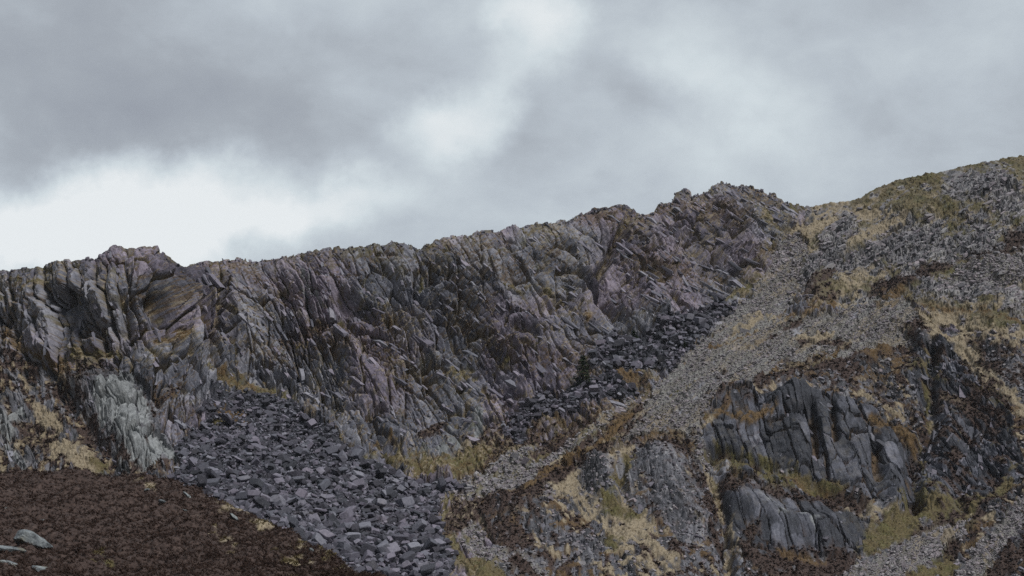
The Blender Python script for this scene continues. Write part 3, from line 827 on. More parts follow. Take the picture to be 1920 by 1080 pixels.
def leafmat(name, c1, c2, c3, lo=.4):
    m, b, p = newmat(name)
    geo = b.new('ShaderNodeNewGeometry')
    n = b.mapr(b.noise(geo.outputs['Position'], .45, 4, .6), .3, .7, 0, 1)
    r = b.math('ADD', b.math('MULTIPLY', geo.outputs['Random Per Island'], 1 - lo), b.math('MULTIPLY', n, lo))
    b.link(b.ramp(r, [(.12, c1), (.5, c2), (.85, c3)]), p.inputs['Base Color'])
    p.inputs['Specular IOR Level'].default_value = .1
    return m


HEATH = leafmat('heather', (.042, .029, .026), (.080, .055, .049), (.13, .094, .080))
MHEATH = leafmat('mound_heather', (.038, .0245, .0205), (.062, .040, .033), (.094, .064, .053), .65)
GRASS = leafmat('grass', (.078, .062, .032), (.14, .112, .056), (.23, .188, .10))
STRAW = leafmat('dead_grass', (.20, .16, .105), (.31, .255, .178), (.42, .36, .26))

# ------------------------------------------------------------------ the land as meshes, one per region
K = {k: cover[KINDS.index(k)] for k in KINDS}
purp = np.clip((fbm(U / 120, V / 120, 421, 3) - .42) * 4, 0, 1) * np.isin(reg, (0, 1, 2))
grey = np.where(np.isin(reg, (4,)), .9, np.where(np.isin(reg, (3, 6, 8)), .55, 0.0)) + 0 * purp
tone2 = np.clip(tone + (n20 - .5) * .5 + np.where(reg == 5, -.50, 0) + np.where(reg == 7, -.46, 0) + np.where(reg == 6, -.24, 0) + np.where(reg == 3, -.28, 0)
                + np.where(reg == 4, .06, 0) + .13 * np.isin(reg, (0, 2)) + .05 * (reg == 1), 0, 1)
tone2 = np.where(fan | fan2, .0, tone2)  # ground under the blocks blackened: shade of the gaps painted into its tone
CA = np.stack([K['g'], K['s'], K['h'], K['c']], -1); CB = np.stack([K['p'], K['o'], tone2, purp], -1); CC = np.stack([grey, 1.0 * np.isin(reg, (5, 6, 7)), 1.0 * (reg == 4), 0 * grey], -1)
CA, CB, CC = ext(CA), ext(CB), ext(CC)
CC[..., 3] = 1
rid_ = np.select([fan | fan2, chute, np.isin(reg, (0, 1, 2)), np.isin(reg, (3, 8)), np.isin(reg, (5, 7)), True], [1, 2, 0, 3, 4, 5]) + 0 * reg
rid_ = ext(rid_.astype(int))
idx = np.arange(NR * NX).reshape(NR, NX)
quads = np.stack([idx[:-1, :-1], idx[:-1, 1:], idx[1:, 1:], idx[1:, :-1]], -1).reshape(-1, 4)
fr = rid_[:-1, :-1].reshape(-1)
Vall = PTf.reshape(-1, 3); CAf, CBf, CCf = CA.reshape(-1, 4), CB.reshape(-1, 4), CC.reshape(-1, 4)
for r_, nm in enumerate(('cliff', 'boulder_slope', 'scree_slope', 'rocky_bank', 'rock_buttress', 'hillside')):
    f = quads[fr == r_]; uq, inv_ = np.unique(f, return_inverse=True)
    o = mesh_np(nm, Vall[uq], inv_.reshape(f.shape), LAND, attrs={'cover_a': CAf[uq], 'cover_b': CBf[uq], 'cover_c': CCf[uq]})
    tag(o, kind='structure')


def grid_at(px, py):
    """nearest terrain vertex (row, col) for photo pixels"""
    j = np.clip(np.searchsorted(xs, px), 1, NX - 1); j = np.where(px - xs[j - 1] < xs[j] - px, j - 1, j)
    i = np.clip(np.round((YB - py) / (YB - skyx[j]) * (NY - 1)).astype(int), 0, NY - 1)
    return i, j


# smooth normals for standing things on
def surf(px, py):
    i, j = grid_at(np.asarray(px, float), np.asarray(py, float))
    return PT[i, j], N0[i, j], D0[i, j], i, j


# valley floor below and behind the picture
def groundmat():
    m, b, p = newmat('ground')
    geo = b.new('ShaderNodeNewGeometry')
    n = b.noise(geo.outputs['Position'], .08, 8, .65)
    b.link(b.ramp(n, [(.35, (.045, .032, .025)), (.5, (.10, .085, .03)), (.65, (.17, .14, .06))]), p.inputs['Base Color'])
    return m
s_ = 1600.0
tag(mesh_np('ground', [(-s_, -s_, 0), (s_, -s_, 0), (s_, s_, 0), (-s_, s_, 0)], [(0, 1, 2, 3)], groundmat()), kind='structure')

# ------------------------------------------------------------------ stones
def hull(pts):
    bm = bmesh.new()
    for p in pts: bm.verts.new(p)
    r = bmesh.ops.convex_hull(bm, input=bm.verts)
    bmesh.ops.delete(bm, geom=[v for v in bm.verts if not v.link_faces], context='VERTS')
    bmesh.ops.triangulate(bm, faces=bm.faces)
    bm.verts.ensure_lookup_table(); bm.verts.index_update()
    V_ = np.array([v.co[:] for v in bm.verts]); F_ = np.array([[v.index for v in f.verts] for f in bm.faces])
    bm.free(); return V_, F_


def stone(seed, cut=4, flat=1.0):
    r = random.Random(seed)
    dx, dy, dz = 1.0, r.uniform(.5, .9), r.uniform(.28, .62) * flat
    pts = []
    skew = r.uniform(-.35, .35)
    corners = [(x, y, z) for x in (-1, 1) for y in (-1, 1) for z in (-1, 1)]
    cutc = r.sample(corners, cut)
    for c in corners:
        x, y, z = [q * r.uniform(.72, 1.0) for q in c]
        x += skew * z
        if c in cutc:
            t = r.uniform(.25, .6)
            pts += [(x * (1 - t), y, z), (x, y * (1 - t), z), (x, y, z * (1 - t))]
        else: pts.append((x, y, z))
    return hull([(x * dx, y * dy, z * dz) for x, y, z in pts])


STONES = [stone(i, 2 + i % 5) for i in range(22)]
SLABS = [stone(100 + i, 1 + i % 4, .6) for i in range(8)]
SMALL = [stone(200 + i, 1) for i in range(12)]


def rotm(ax, ay, az):
    cx, sx, cy, sy, cz, sz = np.cos(ax), np.sin(ax), np.cos(ay), np.sin(ay), np.cos(az), np.sin(az)
    Rm = np.empty((len(ax), 3, 3))
    Rm[:, 0, 0] = cz * cy; Rm[:, 0, 1] = cz * sy * sx - sz * cx; Rm[:, 0, 2] = cz * sy * cx + sz * sx
    Rm[:, 1, 0] = sz * cy; Rm[:, 1, 1] = sz * sy * sx + cz * cx; Rm[:, 1, 2] = sz * sy * cx - cz * sx
    Rm[:, 2, 0] = -sy; Rm[:, 2, 1] = cy * sx; Rm[:, 2, 2] = cy * cx
    return Rm


def scatter(name, tmpl, P, S, rot, mat, **tg):
    """merge many copies of a few templates into one mesh. P (n,3) S (n,) or (n,3)"""
    n = len(P); which = rng.integers(0, len(tmpl), n); Vs, Fs, off = [], [], 0
    S = np.asarray(S); S = S[:, None] * np.ones((1, 3)) if S.ndim == 1 else S
    for k, (tv, tf) in enumerate(tmpl):
        w = np.where(which == k)[0]
        if not len(w): continue
        v_ = np.einsum('nij,nvj->nvi', rot[w], tv[None] * S[w][:, None]) + P[w][:, None]
        Vs.append(v_.reshape(-1, 3)); Fs.append((tf[None] + (np.arange(len(w)) * len(tv))[:, None, None] + off).reshape(-1, 3)); off += len(w) * len(tv)
    return tag(mesh_np(name, np.concatenate(Vs), np.concatenate(Fs), mat), **tg)


def pick(mask_fn, n, x0, x1, y0, y1):
    px = rng.uniform(x0, x1, n); py = rng.uniform(y0, y1, n)
    i, j = grid_at(px, py); k = mask_fn(i, j) & (py > skyx[j] + 1)
    return px[k], py[k]


# mound surface first: boulders must not stand in front of it
MO = P_("""-900,960 -300,905 0,893 150,889 250,894 330,911 400,938 450,962 520,990 580,1022 640,1060 690,1090 760,1140 900,1230 1300,1400""")
MX_ = np.array([p[0] for p in MO]); MYY = np.array([p[1] for p in MO])
mtop = lambda x: np.interp(x, MX_, MYY)

# --- blocks of the boulder field
px, py = pick(lambda i, j: fan[i, j], 60000, 300, 880, 730, 1120)
k = rng.permutation(len(px))[:13500]; px, py = px[k], py[k]
grow = np.clip((py - 740) / 340, 0, 1); left_ = np.clip((760 - px) / 300, 0, 1)
size = (1.9 + 2.2 * grow + .7 * left_ * grow) * np.exp(rng.normal(0, .58, len(px)))
size = np.clip(size, 1.5, 16)
qx, qy = pick(lambda i, j: fan2[i, j], 14000, 930, 1400, 550, 850)
k = rng.permutation(len(qx))[:1900]; qx, qy = qx[k], qy[k]
qs = np.clip(3.4 * np.exp(rng.normal(0, .5, len(qx))), 2.2, 11)
px = np.concatenate([px, qx]); py = np.concatenate([py, qy]); size = np.concatenate([size, qs])
Ps, Ns, Ds, _, _ = surf(px, py)
Sm = size * Ds / FPX
az = rng.uniform(0, 2 * math.pi, len(px)); ax = R(24) + rng.normal(0, R(24), len(px)); ay = rng.normal(0, R(20), len(px))
Pc = Ps + Ns * (Sm * rng.uniform(-.35, .85, len(px)))[:, None]
seen = py < mtop(px) + 2
order = np.argsort(-size * (seen * 1.0)); big = order[:278]; rest = np.setdiff1d(np.arange(len(px)), big)
scatter('small_boulders', STONES, Pc[rest], Sm[rest], rotm(ax[rest], ay[rest], az[rest]), SLATE, kind='stuff')

SHARED = {}
def boulder(k_, loc, rot, scl, label, group, base=STONES, mat=SLATE):
    key = (id(base), k_, mat.name)
    if key not in SHARED:
        tv, tf = base[k_]
        o = mesh_np('boulder', tv, tf, mat)
        bm = bmesh.new(); bm.from_mesh(o.data)
        bmesh.ops.dissolve_limit(bm, angle_limit=R(1), verts=bm.verts, edges=bm.edges)
        bmesh.ops.bevel(bm, geom=list(bm.edges), offset=.045, segments=1, affect='EDGES')
        bm.to_mesh(o.data); bm.free(); SHARED[key] = o
    else:
        o = SHARED[key].copy(); COL.objects.link(o); o.name = 'boulder'
    o.location = loc; o.rotation_euler = rot; o.scale = scl
    tag(o, label, 'boulder', group)
    return o


def place_words(x, y):
    if x > 930:
        if y < 640: return 'in the upper end of the dark block pile under the crag'
        if y < 700: return 'in the dark block pile right of the tall spruce'
        return 'in the lower block pile left of and below the spruce'
    if x < mtop_x(y) + 28: return 'along the rim of the brown heather mound'
    if y < 790: return 'near the narrow top of the boulder field'
    if x > 770 and y < 960: return 'where the boulder field meets the grey scree chute'
    if x > 770: return 'beside the mossy grass at the right edge of the boulder field'
    if y < 850: return 'in the upper boulder field below the cliff gully'
    if y < 920: return 'in the middle of the boulder field'
    if y < 990: return 'in the lower middle of the boulder field'
    return 'at the bottom of the boulder field'
mtop_x = lambda y: np.interp(y, [890, 911, 938, 962, 990, 1022, 1060, 1090], [300, 330, 400, 450, 520, 580, 640, 690])

cnt = {}
for n_, k in enumerate(big):
    wv = 'large' if size[k] > 12.5 else 'medium' if size[k] > 10 else 'smaller'
    sh = 'slab' if n_ % 4 == 0 else 'block'
    tilt = 'tilted ' if abs(ay[k]) > R(25) else ''
    lab = f'{wv} {tilt}slate {sh} {place_words(px[k], py[k])}'
    base = SLABS if sh == 'slab' else STONES
    boulder(int(rng.integers(0, len(base))), Pc[k] + Ns[k] * Sm[k] * .15, (ax[k], ay[k], az[k]), (Sm[k],) * 3, lab, 'angular slate blocks of the boulder field', base)

# --- blocks one can name
SPECIAL = [   # px, py, half sizes (w, thickness, h) in px, euler deg, label
    (716, 1034, (6, 9, 30), (14, -26, 0), 'long reddish slab standing on end, leaning left, at the bottom of the boulder field'),
    (695, 1022, (17, 14, 11), (20, 10, 20), 'blocky purple boulder with mossy top against the leaning slab'),
    (804, 1022, (17, 12, 15), (-6, 2, 4), 'big square purple-grey block near the lower right edge of the boulder field'),
    (845, 1032, (22, 9, 7), (4, 6, 8), 'long dark flat-topped slab right of the big square block'),
    (355, 905, (14, 12, 9), (24, 14, 30), 'pale rounded block topmost on the rim of the heather mound'),
    (388, 912, (25, 16, 12), (20, -8, 10), 'largest wedge-shaped purple boulder on the rim of the heather mound'),
    (422, 918, (14, 12, 12), (10, 4, 60), 'squarish purple boulder right of the largest wedge on the mound rim'),
    (436, 936, (12, 10, 13), (30, 20, 70), 'pale faced boulder just below the squarish one on the mound rim'),
    (412, 934, (12, 9, 8), (10, 12, 120), 'low dark boulder half tucked behind the heather rim'),
    (487, 913, (18, 12, 11), (22, -20, 30), 'split slate boulder standing above its neighbours in the left boulder field'),
    (693, 868, (17, 12, 11), (16, -30, 40), 'tilted purple block high in the boulder field below the cliff foot'),
    (605, 940, (24, 12, 8), (26, -12, 24), 'broad smooth purple slab in the centre of the boulder field'),
    (690, 945, (19, 15, 7), (36, 10, -12), 'leaf-shaped pale purple slab in the centre right of the boulder field'),
    (755, 975, (15, 12, 8), (26, -20, 14), 'sloping slate slab in the right middle of the boulder field'),
    (806, 912, (18, 12, 6), (24, 14, -24), 'flat pale slab lying by the yellow grass at the top right of the boulder field'),
    (838, 906, (15, 9, 5), (20, -14, 20), 'second flat slab by the yellow grass, longer and darker'),
    (575, 1010, (14, 10, 14), (30, 26, 50), 'dark wedge boulder with a shadowed side low in the boulder field'),
    (1170, 622 + 14, (22, 8, 6), (10, 6, 12), 'long flat slab at the left end of the dark block pile under the crag'),
    (985, 862, (9, 8, 9), (20, 10, 60), 'pale lichened boulder standing in the heather below the lower block pile'),
    (964, 856, (8, 8, 7), (10, 30, 20), 'small pale boulder left of its lichened twin in the heather'),
    (922, 812, (8, 7, 7), (10, 12, 20), 'white-flecked boulder on the dark heather slope below the cliff foot'),
    (1396, 622, (12, 8, 6), (14, 10, 20), 'lone dark boulder perched on the pale scree chute'),
]
for n_, (bx, by, hs, eu, lab) in enumerate(SPECIAL):
    p, nrm, D, _, _ = surf(bx, by); s_ = float(D) / FPX
    boulder(n_ % len(STONES), p + nrm * .05 * min(hs) * s_, [R(q) for q in eu], [hs[0] * s_ * .86, hs[1] * s_ * 1.1, hs[2] * s_ / .55], lab,
            'angular slate blocks of the boulder field' if n_ < 17 else None, STONES, SLATE if n_ < 18 else GREYST)

# --- fine scree
px, py = pick(lambda i, j: chute[i, j] & (K['c'][i, j] > .35), 420000, 780, 2100, 430, 1130)
k = rng.permutation(len(px))[:52000]; px, py = px[k], py[k]
bands = sstep(sUR, .42, .6)
_i, _j = grid_at(px, py); coarse = (.8 + .55 * bands[_i, _j]) * np.where((px > 1560) & (py > 900), 1.25, np.where((px < 1150) | (py < 520), 1.25, .95))
size = np.clip(1.08 * coarse * np.exp(rng.normal(0, .42, len(px))), .8, 6)
Ps, Ns, Ds, _, _ = surf(px, py); Sm = size * Ds / FPX
n = len(px)
scatter('scree', SMALL, Ps + Ns * (Sm * .15)[:, None], Sm, rotm(R(28) + rng.normal(0, .4, n), rng.normal(0, .4, n), rng.uniform(0, 6.28, n)), SCREEM, kind='stuff')
px, py = pick(lambda i, j: (K['c'][i, j] > .5) & ~chute[i, j], 200000, 780, 2100, 430, 1130)
k = rng.permutation(len(px))[:5000]; px, py = px[k], py[k]
n = len(px); size = np.clip(1.9 * np.exp(rng.normal(0, .45, n)), .8, 7); Ps, Ns, Ds, _, _ = surf(px, py); Sm = size * Ds / FPX
scatter('loose_stones', SMALL, Ps + Ns * (Sm * .2)[:, None], Sm, rotm(R(28) + rng.normal(0, .4, n), rng.normal(0, .4, n), rng.uniform(0, 6.28, n)), SCREEM, kind='stuff')

# --- stones and knobs breaking through the hillsides
px, py = pick(lambda i, j: np.isin(reg[i, j], (4, 6)) & ~chute[i, j] & ~fan[i, j] & (rockw[i, j] > .45) & (pale_[i, j] < .3), 60000, -100, 2100, 290, 1130)
k = rng.permutation(len(px))[:5000]; px, py = px[k], py[k]
n = len(px); size = np.clip(2.0 * np.exp(rng.normal(0, .5, n)), 1, 9); Ps, Ns, Ds, _, _ = surf(px, py); Sm = size * Ds / FPX
scatter('hillside_stones', STONES, Ps + Ns * (Sm * .1)[:, None], Sm, rotm(R(28) + rng.normal(0, .6, n), rng.normal(0, .5, n), rng.uniform(0, 6.28, n)), GREYST, kind='stuff')

# --- slabs standing proud of the crags, along the bedding
def proud(name, regs, num, ang, jit, base, asp, mat, x0, x1, y0, y1, tm, thin=1.0, lift=.0):
    px, py = pick(lambda i, j: np.isin(reg[i, j], regs) & ~chute[i, j] & ~fan[i, j] & ~fan2[i, j] & (rockw[i, j] > .55) & (pale_[i, j] < .5), 120000, x0, x1, y0, y1)
    k = rng.permutation(len(px))[:num]; px, py = px[k], py[k]; n = len(px)
    Ps, Ns, Ds, i, j = surf(px, py)
    a = R(ang) + rng.normal(0, R(jit), n) + (n60[i, j] - .5) * R(70)
    t = np.stack([np.cos(a), np.zeros(n), np.sin(a)], -1); t -= Ns * (t * Ns).sum(-1, keepdims=True); t /= np.linalg.norm(t, axis=1, keepdims=True)
    bb = np.cross(Ns, t); roll = R(13) + rng.normal(0, R(12), n); pit = rng.normal(0, R(5), n)
    nn = Ns * np.cos(roll)[:, None] + bb * np.sin(roll)[:, None]; bb = np.cross(nn, t)
    t2 = t * np.cos(pit)[:, None] + nn * np.sin(pit)[:, None]; nn = np.cross(t2, bb)
    Rm = np.stack([t2, bb, nn], -1)
    L = np.clip(base * np.exp(rng.normal(0, .5, n)), 3, 22) * Ds / FPX
    fade = sstep(py - skyx[j], 0, 30) * .6 + .4
    L *= fade
    S = np.stack([L, L * asp * np.exp(rng.normal(0, .25, n)), L * asp * 1.2 * thin], -1)
    scatter(name, tm, Ps + Ns * (disp[i, j] * 0 + L * asp * (lift - .3))[:, None] - Ns * (L * asp * .32)[:, None] + (PT[i, j] - Ps), S, Rm, mat, kind='stuff')
proud('cliff_slabs', (0,), 900, -58, 5, 9.5, .27, CLIFFST, 330, 1260, 380, 880, STONES)
proud('cliff_slabs', (1,), 160, -72, 7, 10, .32, CLIFFST, -150, 450, 450, 760, STONES)
proud('cliff_slabs', (2,), 420, -47, 8, 9.5, .30, CLIFFST, 1200, 1530, 340, 640, STONES)
proud('bank_slabs', (3,), 140, -57, 8, 7.5, .26, CLIFFST, -150, 340, 640, 900, STONES)
proud('hillside_slabs', (4,), 1700, 50, 14, 5.0, .42, GREYST, 1480, 2100, 290, 640, STONES)
proud('buttress_blocks', (5,), 60, -88, 3, 10, .40, DARKST, 1300, 1740, 730, 1040, SMALL)
proud('buttress_blocks', (7,), 260, -82, 8, 8, .30, DARKST, 1680, 2000, 600, 980, STONES)
proud('hillside_slabs', (6,), 1000, -80, 18, 5.5, .42, DARKST, 860, 2100, 580, 1130, STONES)

# --- loose blocks along the crest
px = np.concatenate([rng.uniform(-150, 1050, 300), rng.uniform(1050, 1480, 400)]); py = np.interp(px, SX, SY) + rng.exponential(3.0, 700) + 1.5
n = len(px); i, j = grid_at(px, py); size = np.clip(1.7 * np.exp(rng.normal(0, .5, n)), 1, 4); Ds = D0[i, j]; Sm = size * Ds / FPX
scatter('crest_stones', STONES, PT[i, j] - np.array([0, 0, .1]), Sm, rotm(rng.uniform(0, 6, n), rng.normal(0, .5, n), rng.uniform(0, 6.28, n)), SLATE, kind='stuff')

# ------------------------------------------------------------------ tufts of heather and grass on the slopes
def tuft(seed, n, w, h, spread):
    r = random.Random(seed); V_, F_ = [], []
    for k in range(n):
        a = 2 * math.pi * (k + r.random()) / n; l = r.uniform(.5, 1) * spread; hh = h * r.uniform(.6, 1.1)
        bx, by = math.cos(a) * l * .25, math.sin(a) * l * .25; dx, dy = -math.sin(a) * w, math.cos(a) * w
        b0 = len(V_)
        V_ += [(bx - dx, by - dy, -.1), (bx + dx, by + dy, -.1), (math.cos(a) * l + dx * .6, math.sin(a) * l + dy * .6, hh * .75), (math.cos(a) * l * 1.25, math.sin(a) * l * 1.25, hh * r.uniform(.5, 1))]
        F_ += [(b0, b0 + 1, b0 + 2), (b0, b0 + 2, b0 + 3)]
    return np.array(V_), np.array(F_)
CLUMP = [tuft(i, 9, .34, .75, .85) for i in range(8)]
TUFT = [tuft(20 + i, 7, .16, .9, .8) for i in range(6)]
def veg(name, kinds, tm, num, base, mat):
    wt = sum(K[k] for k in kinds)
    px, py = pick(lambda i, j: wt[i, j] > .5, 260000, -150, 2100, 290, 1135)
    k = rng.permutation(len(px))[:num]; px, py = px[k], py[k]
    n = len(px); size = np.clip(base * np.exp(rng.normal(0, .4, n)), 1, 9); Ps, Ns, Ds, _, _ = surf(px, py); Sm = size * Ds / FPX
    return scatter(name, tm, Ps, Sm, rotm(R(14) + rng.normal(0, .2, n), rng.normal(0, .2, n), rng.uniform(0, 6.28, n)), mat, kind='stuff')
veg('heather', 'h', CLUMP, 15000, 2.6, HEATH)
veg('grass', 'go', TUFT, 9000, 1.9, GRASS)
veg('dead_grass', 's', TUFT, 7000, 1.7, STRAW)

# ------------------------------------------------------------------ the heather mound in the foreground
mx = np.concatenate([-300 - np.cumsum(8 * 1.12 ** np.arange(30))[::-1], np.arange(-300, 1000, 3.2), 1000 + np.cumsum(8 * 1.1 ** np.arange(20))])
MT = np.linspace(0, 1, 150)
MPX = np.broadcast_to(mx[None], (150, len(mx))).copy(); mt = mtop(mx)
yb = np.maximum(1150, mt + 20)
MPY = yb[None] + (mt - yb)[None] * MT[:, None]
Dtop = 64 + np.clip(1150 - mt, 0, 400) * .155
MD = 60 + (Dtop - 60)[None] * MT[:, None] ** 1.0
MP = pt(MPX, MPY, MD)
def mlump(X, Y):
    _, _, ea, eb, _ = cells(X / .95 + 40, Y / 1.05, 777, .9)
    return .34 * np.clip(1 - 1.9 * (ea * ea + eb * eb), 0, 1) * (.3 + fbm(X / 2, Y / 2, 790, 2)) + (fbm(X / 3.2, Y / 3.6, 700, 4) - .5) * 1.5 + (fbm(X / .75, Y / .8, 720, 3) - .5) * .55
MP[..., 2] += mlump(MP[..., 0], MP[..., 1]) * (1 - sstep(MT, .97, 1.0) * .5)[:, None]
rows = [MP]; lastm = MP[-1]
for dd, dz in ((1, .05), (3, .5), (7, 1.8), (14, 5), (25, 12), (38, 22)):
    e = lastm.copy(); e[:, 1] += dd; e[:, 2] = lastm[:, 2] - dz + (fbm(e[:, 0] / 2, e[:, 1] / 2, 731, 3) - .5) * .6; rows.append(e[None])
f0 = MP[0].copy(); f0[:, 1] *= .72; f0[:, 2] = np.minimum(f0[:, 2] - 2.2, 0.3); f1 = MP[0].copy(); f1[:, 1] *= .5; f1[:, 2] = -.3
MPf = np.concatenate([f1[None], f0[None]] + rows, 0); MR = MPf.shape[0]
idm = np.arange(MR * len(mx)).reshape(MR, len(mx))
mq = np.stack([idm[:-1, :-1], idm[:-1, 1:], idm[1:, 1:], idm[1:, :-1]], -1).reshape(-1, 4)
# cover on the mound: mostly heather, some grass near the right shoulder
mg = np.zeros(MPX.shape); ms = np.zeros(MPX.shape)
mn = fbm(MP[..., 0] / 1.1, MP[..., 1] / 1.6, 741, 3); mn2 = fbm(MP[..., 0] / 3, MP[..., 1] / 4, 751, 3)
for s_, w, kk in (('420,935 480,975 520,1010 570,1050 600,1090', 26, 's'), ('470,1000 520,1040 560,1075', 22, 'g'), ('160,1040 200,1055 210,1070', 13, 'g'),
                  ('250,915 300,925', 8, 's'), ('340,945 370,965', 9, 's'), ('400,1000 440,1030', 12, 's'), ('560,1020 620,1060 650,1085', 12, 's')):
    d = dline(MPX, MPY, P_(s_)) / w
    m_ = sstep((1.1 - d) * .5 + (mn - .5) * 3.0 - .50, .05, .5) * (d < 2)
    if kk == 's': ms = np.maximum(ms, m_)
    else: mg = np.maximum(mg, m_)
mh = np.clip(1 - mg - ms, 0, 1)
def mext(A):
    return np.concatenate([A[:1], A[:1], A, np.repeat(A[-1:], MR - 152, 0)], 0).reshape(-1, 4)
mca = mext(np.stack([mg, ms, mh, 0 * mg], -1)); mcc0 = None
mcb = mext(np.stack([0 * mg, 0 * mg, 0 * mg + .5, 0 * mg], -1)); mcc = mext(np.stack([0 * mg, 0 * mg, 0 * mg, 0 * mg + 1], -1))
tag(mesh_np('heather_mound', MPf.reshape(-1, 3), mq, LAND, attrs={'cover_a': mca, 'cover_b': mcb, 'cover_c': mcc}), kind='structure')

n = 90000
ii = np.clip((rng.uniform(0, 1, n) * 151).astype(int), 0, 149); jj = rng.integers(26, len(mx) - 22, n)
ok = mh[ii, jj] > .5; ii, jj = ii[ok], jj[ok]; n = len(ii)
Pm = MP[ii, jj] + rng.normal(0, .05, (n, 3)); Sm = .085 * np.exp(rng.normal(0, .35, n))
SPRIG = [tuft(40 + i, 10, .11, 1.0, .9) for i in range(8)]
scatter('mound_heather', SPRIG, Pm, Sm, rotm(rng.normal(0, .25, n), rng.normal(0, .25, n), rng.uniform(0, 6.28, n)), MHEATH, kind='stuff')
n = 6000
ii = rng.integers(0, 150, n * 6); jj = rng.integers(26, len(mx) - 22, n * 6); ok = (mg + ms)[ii, jj] > .5; ii, jj = ii[ok][:n], jj[ok][:n]; n = len(ii)
scatter('mound_grass', TUFT, MP[ii, jj], .13 * np.exp(rng.normal(0, .3, n)), rotm(rng.normal(0, .25, n), rng.normal(0, .25, n), rng.uniform(0, 6.28, n)), GRASS, kind='stuff')

# rocks lying in the heather
def rockbm(seed, hs):
    """an irregular weathered rock with facets, several lobes"""
    r = np.random.default_rng(seed); bm = bmesh.new(); bmesh.ops.create_icosphere(bm, subdivisions=4, radius=1)
    V_ = np.array([v.co[:] for v in bm.verts])
    dirs = r.normal(0, 1, (16, 3)); dirs /= np.linalg.norm(dirs, axis=1, keepdims=True); lim = r.uniform(.62, .95, 16)
    d = V_ @ dirs.T; k_ = np.min(np.where(d > .05, lim[None] / np.maximum(d, .05), 9), 1); V_ = V_ * np.minimum(k_, 1.15)[:, None]
    V_ += V_ * ((fbm(V_[:, 0] * 2.3 + V_[:, 2], V_[:, 1] * 2.3 + seed, seed, 4) - .5) * .28)[:, None]
    F_ = np.array([[v.index for v in f.verts] for f in bm.faces]); bm.free()
    return V_ * np.array(hs), F_
def palemat():
    m, b, p = newmat('pale_rock')
    geo = b.new('ShaderNodeNewGeometry'); pos = geo.outputs['Position']
    c = b.ramp(b.noise(pos, 1.8, 6, .68, .4), [(.3, (.06, .065, .07)), (.46, (.17, .19, .205)), (.6, (.29, .315, .32)), (.78, (.40, .42, .41))])
    c = b.mix(b.mapr(b.noise(pos, .9, 4, .6), .56, .66, 0, .7), c, (.10, .085, .045))
    b.link(c, p.inputs['Base Color'])
    bp = b.new('ShaderNodeBump'); bp.inputs['Strength'].default_value = .8; bp.inputs['Distance'].default_value = .1
    b.link(b.noise(pos, 5, 5, .65), bp.inputs['Height']); b.link(bp.outputs[0], p.inputs['Normal'])
    return m
PALE = palemat()
HR = [(60, 1022, (40, 40, 17), 14, 'big pale blue-grey rock, longest of those in the heather at the lower left'),
      (8, 1036, (34, 30, 9), 6, 'low pale rock at the left frame edge left of the big heather rock'),
      (20, 1066, (26, 20, 8), 20, 'dark streaked rock below the big pale rock in the heather'),
      (72, 1074, (19, 18, 9), 8, 'small rounded grey rock at the bottom edge left of centre of the mound'),
      (273, 924, (7, 6, 3.4), 0, 'tiny white rock just under the crest of the heather mound'),
      (283, 959, (7, 6, 3.4), 0, 'small pale rock left of its flatter neighbour in the middle of the mound'),
      (303, 957, (11, 8, 4), 6, 'flat pale rock lying in the middle of the heather mound'),
      (350, 949, (13, 8, 3.6), 42, 'thin pale slab slanting down to the right on the mound'),
      (345, 966, (7, 6, 2.8), 10, 'small grey rock below the slanting pale slab'),
      (371, 977, (9, 6, 3.4), 40, 'narrow grey rock on the right slope of the mound under the thin slab'),
      (438, 978, (14, 8, 4), 44, 'pale green-tinted slab among dry grass on the mound shoulder'),
      (78, 971, (6, 5, 2.4), 0, 'faint small stone in the heather in the left part of the mound'),
      (5, 972, (6, 5, 3), 0, 'small pale stone at the left frame edge on the mound'),
      (580, 1045, (6, 5, 4), 30, 'small pale stone near the bottom of the mound right slope'),
      (615, 1072, (7, 5, 4), 30, 'pale stone at the foot of the mound by the frame bottom')]
for n_, (bx, by, hs, rz, lab) in enumerate(HR):
    j = int(np.clip(np.searchsorted(mx, bx), 0, len(mx) - 1)); i = int(np.clip(round((by - yb[j]) / (mt[j] - yb[j]) * 149), 0, 149))
    p = MP[i, j]; s_ = MD[i, j] / FPX
    V_, F_ = rockbm(300 + n_, [h * s_ * (.92 if n_ else 1.08) for h in hs])
    c_, s2 = math.cos(R(-rz)), math.sin(R(-rz))
    V_ = np.stack([V_[:, 0] * c_ - V_[:, 2] * s2, V_[:, 1] * .8, V_[:, 0] * s2 + V_[:, 2] * c_], -1)
    o = mesh_np('rock', V_, F_, PALE); o.location = p + np.array([0, 0, .55 * hs[2] * s_])
    tag(o, lab, 'rock', 'pale rocks in the heather mound')

# ------------------------------------------------------------------ spruces
BARK, b_, p__ = newmat('bark'); p__.inputs['Base Color'].default_value = (.06, .045, .035, 1)
NEED = leafmat('needles', (.030, .048, .026), (.055, .085, .042), (.095, .130, .062))


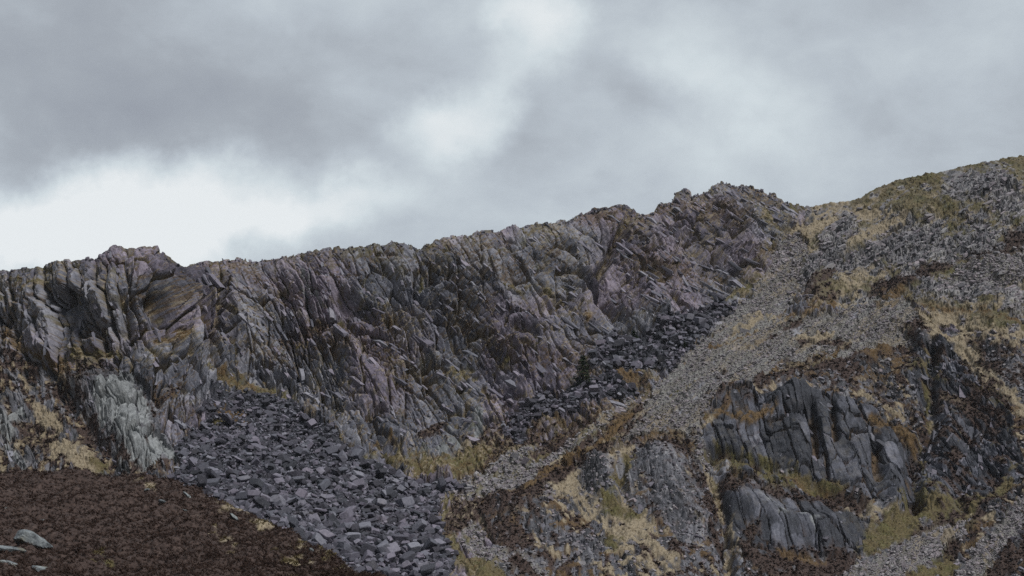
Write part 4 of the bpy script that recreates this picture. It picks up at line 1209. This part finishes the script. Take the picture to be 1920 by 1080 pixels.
def spruce(bx, by, hpx, wpx, seed, label, lean=0.0):
    p, nrm, D, _, _ = surf(bx, by); s_ = float(D) / FPX; H = hpx * s_; Wd = wpx * s_ / 2; r = random.Random(seed)
    root = bpy.data.objects.new('spruce_tree', None); COL.objects.link(root); root.location = p - np.array([0, 0, .3])
    tag(root, label, 'tree')
    V_, F_ = [], []
    def cone(p0, p1, r0, r1, n=7):
        p0, p1 = np.array(p0), np.array(p1); d = p1 - p0; d /= np.linalg.norm(d); a = np.cross(d, [.3, .9, .1]); a /= np.linalg.norm(a); b = np.cross(d, a); k0 = len(V_)
        for q_, rr in ((p0, r0), (p1, r1)):
            for k in range(n): V_.append(q_ + (a * math.cos(6.2832 * k / n) + b * math.sin(6.2832 * k / n)) * rr)
        for k in range(n):
            k2 = (k + 1) % n; F_.append((k0 + k, k0 + k2, k0 + n + k2)); F_.append((k0 + k, k0 + n + k2, k0 + n + k))
    cone((0, 0, 0), (lean * H * .5, 0, H * .5), .022 * H, .013 * H); cone((lean * H * .5, 0, H * .5), (lean * H, 0, H * 1.0), .013 * H, .002 * H)
    cv, cf = [], []
    nb_ = 150
    for k in range(nb_):
        t = (k + r.random()) / nb_; z = H * (.06 + .93 * t); L = Wd * (1 - t) ** .75 * r.uniform(.62, 1.12) + .05 * Wd
        a = k * 2.39996 + r.uniform(-.3, .3); droop = r.uniform(-.35, .25) + .25 * t
        tip = np.array([math.cos(a) * L, math.sin(a) * L, L * droop]); base = np.array([lean * z, 0, z])
        if k % 3 == 0: cone(base, base + tip * .9, .006 * H * (1 - t) + .004, .003)
        m = 9 + int(10 * (1 - t))
        for q_ in range(m):
            f = .18 + .85 * (q_ + r.random()) / m; c0 = base + tip * f + np.array([r.gauss(0, .03), r.gauss(0, .03), r.gauss(0, .03)]) * H * .3
            l = Wd * .20 * r.uniform(.6, 1.2); th = a + r.choice((-1, 1)) * r.uniform(.4, 1.2)
            d = np.array([math.cos(th), math.sin(th), r.uniform(-.55, .35)]) * l; w = np.array([-math.sin(th), math.cos(th), r.uniform(-.5, .5)]) * l * .22
            k0 = len(cv); cv += [c0 - w, c0 + w, c0 + d + w * .3, c0 + d * 1.1 - w * .3]; cf += [(k0, k0 + 1, k0 + 2), (k0, k0 + 2, k0 + 3)]
    mesh_np('trunk', np.array(V_), np.array(F_), BARK, parent=root)
    mesh_np('crown', np.array(cv), np.array(cf), NEED, parent=root)
    return root


spruce(1092, 731, 64, 44, 1, 'tall dark green spruce standing alone at the cliff foot above the lower block pile', .02)
spruce(1189, 628, 20, 21, 2, 'short bushy dark spruce at the cliff foot at the left end of the block pile')
spruce(1284, 655, 19, 11, 3, 'tiny slim young spruce growing among the dark blocks near the scree')
# ------------------------------------------------------------------ the air
hm = bpy.data.materials.new('haze'); hm.use_nodes = True; hb = NB(hm.node_tree); hm.node_tree.nodes.clear()
pv = hb.new('ShaderNodeVolumePrincipled'); pv.inputs['Color'].default_value = (.88, .93, 1.0, 1); pv.inputs['Density'].default_value = .00009
pv.inputs['Anisotropy'].default_value = .2
ho = hb.new('ShaderNodeOutputMaterial'); hb.link(pv.outputs[0], ho.inputs['Volume'])
hx, z0, z1 = 1700.0, -3.5, float(PTf[..., 2].max()) + 12
hz_o = mesh_np('haze', [(x, y, z) for z in (z0, z1) for y in (-hx, hx) for x in (-hx, hx)],
               [(0, 2, 3, 1), (4, 5, 7, 6), (0, 1, 5, 4), (1, 3, 7, 5), (3, 2, 6, 7), (2, 0, 4, 6)], hm)
tag(hz_o, kind='stuff')
SC.cycles.volume_bounces = 0
SC.cycles.use_denoising = False
print('built')
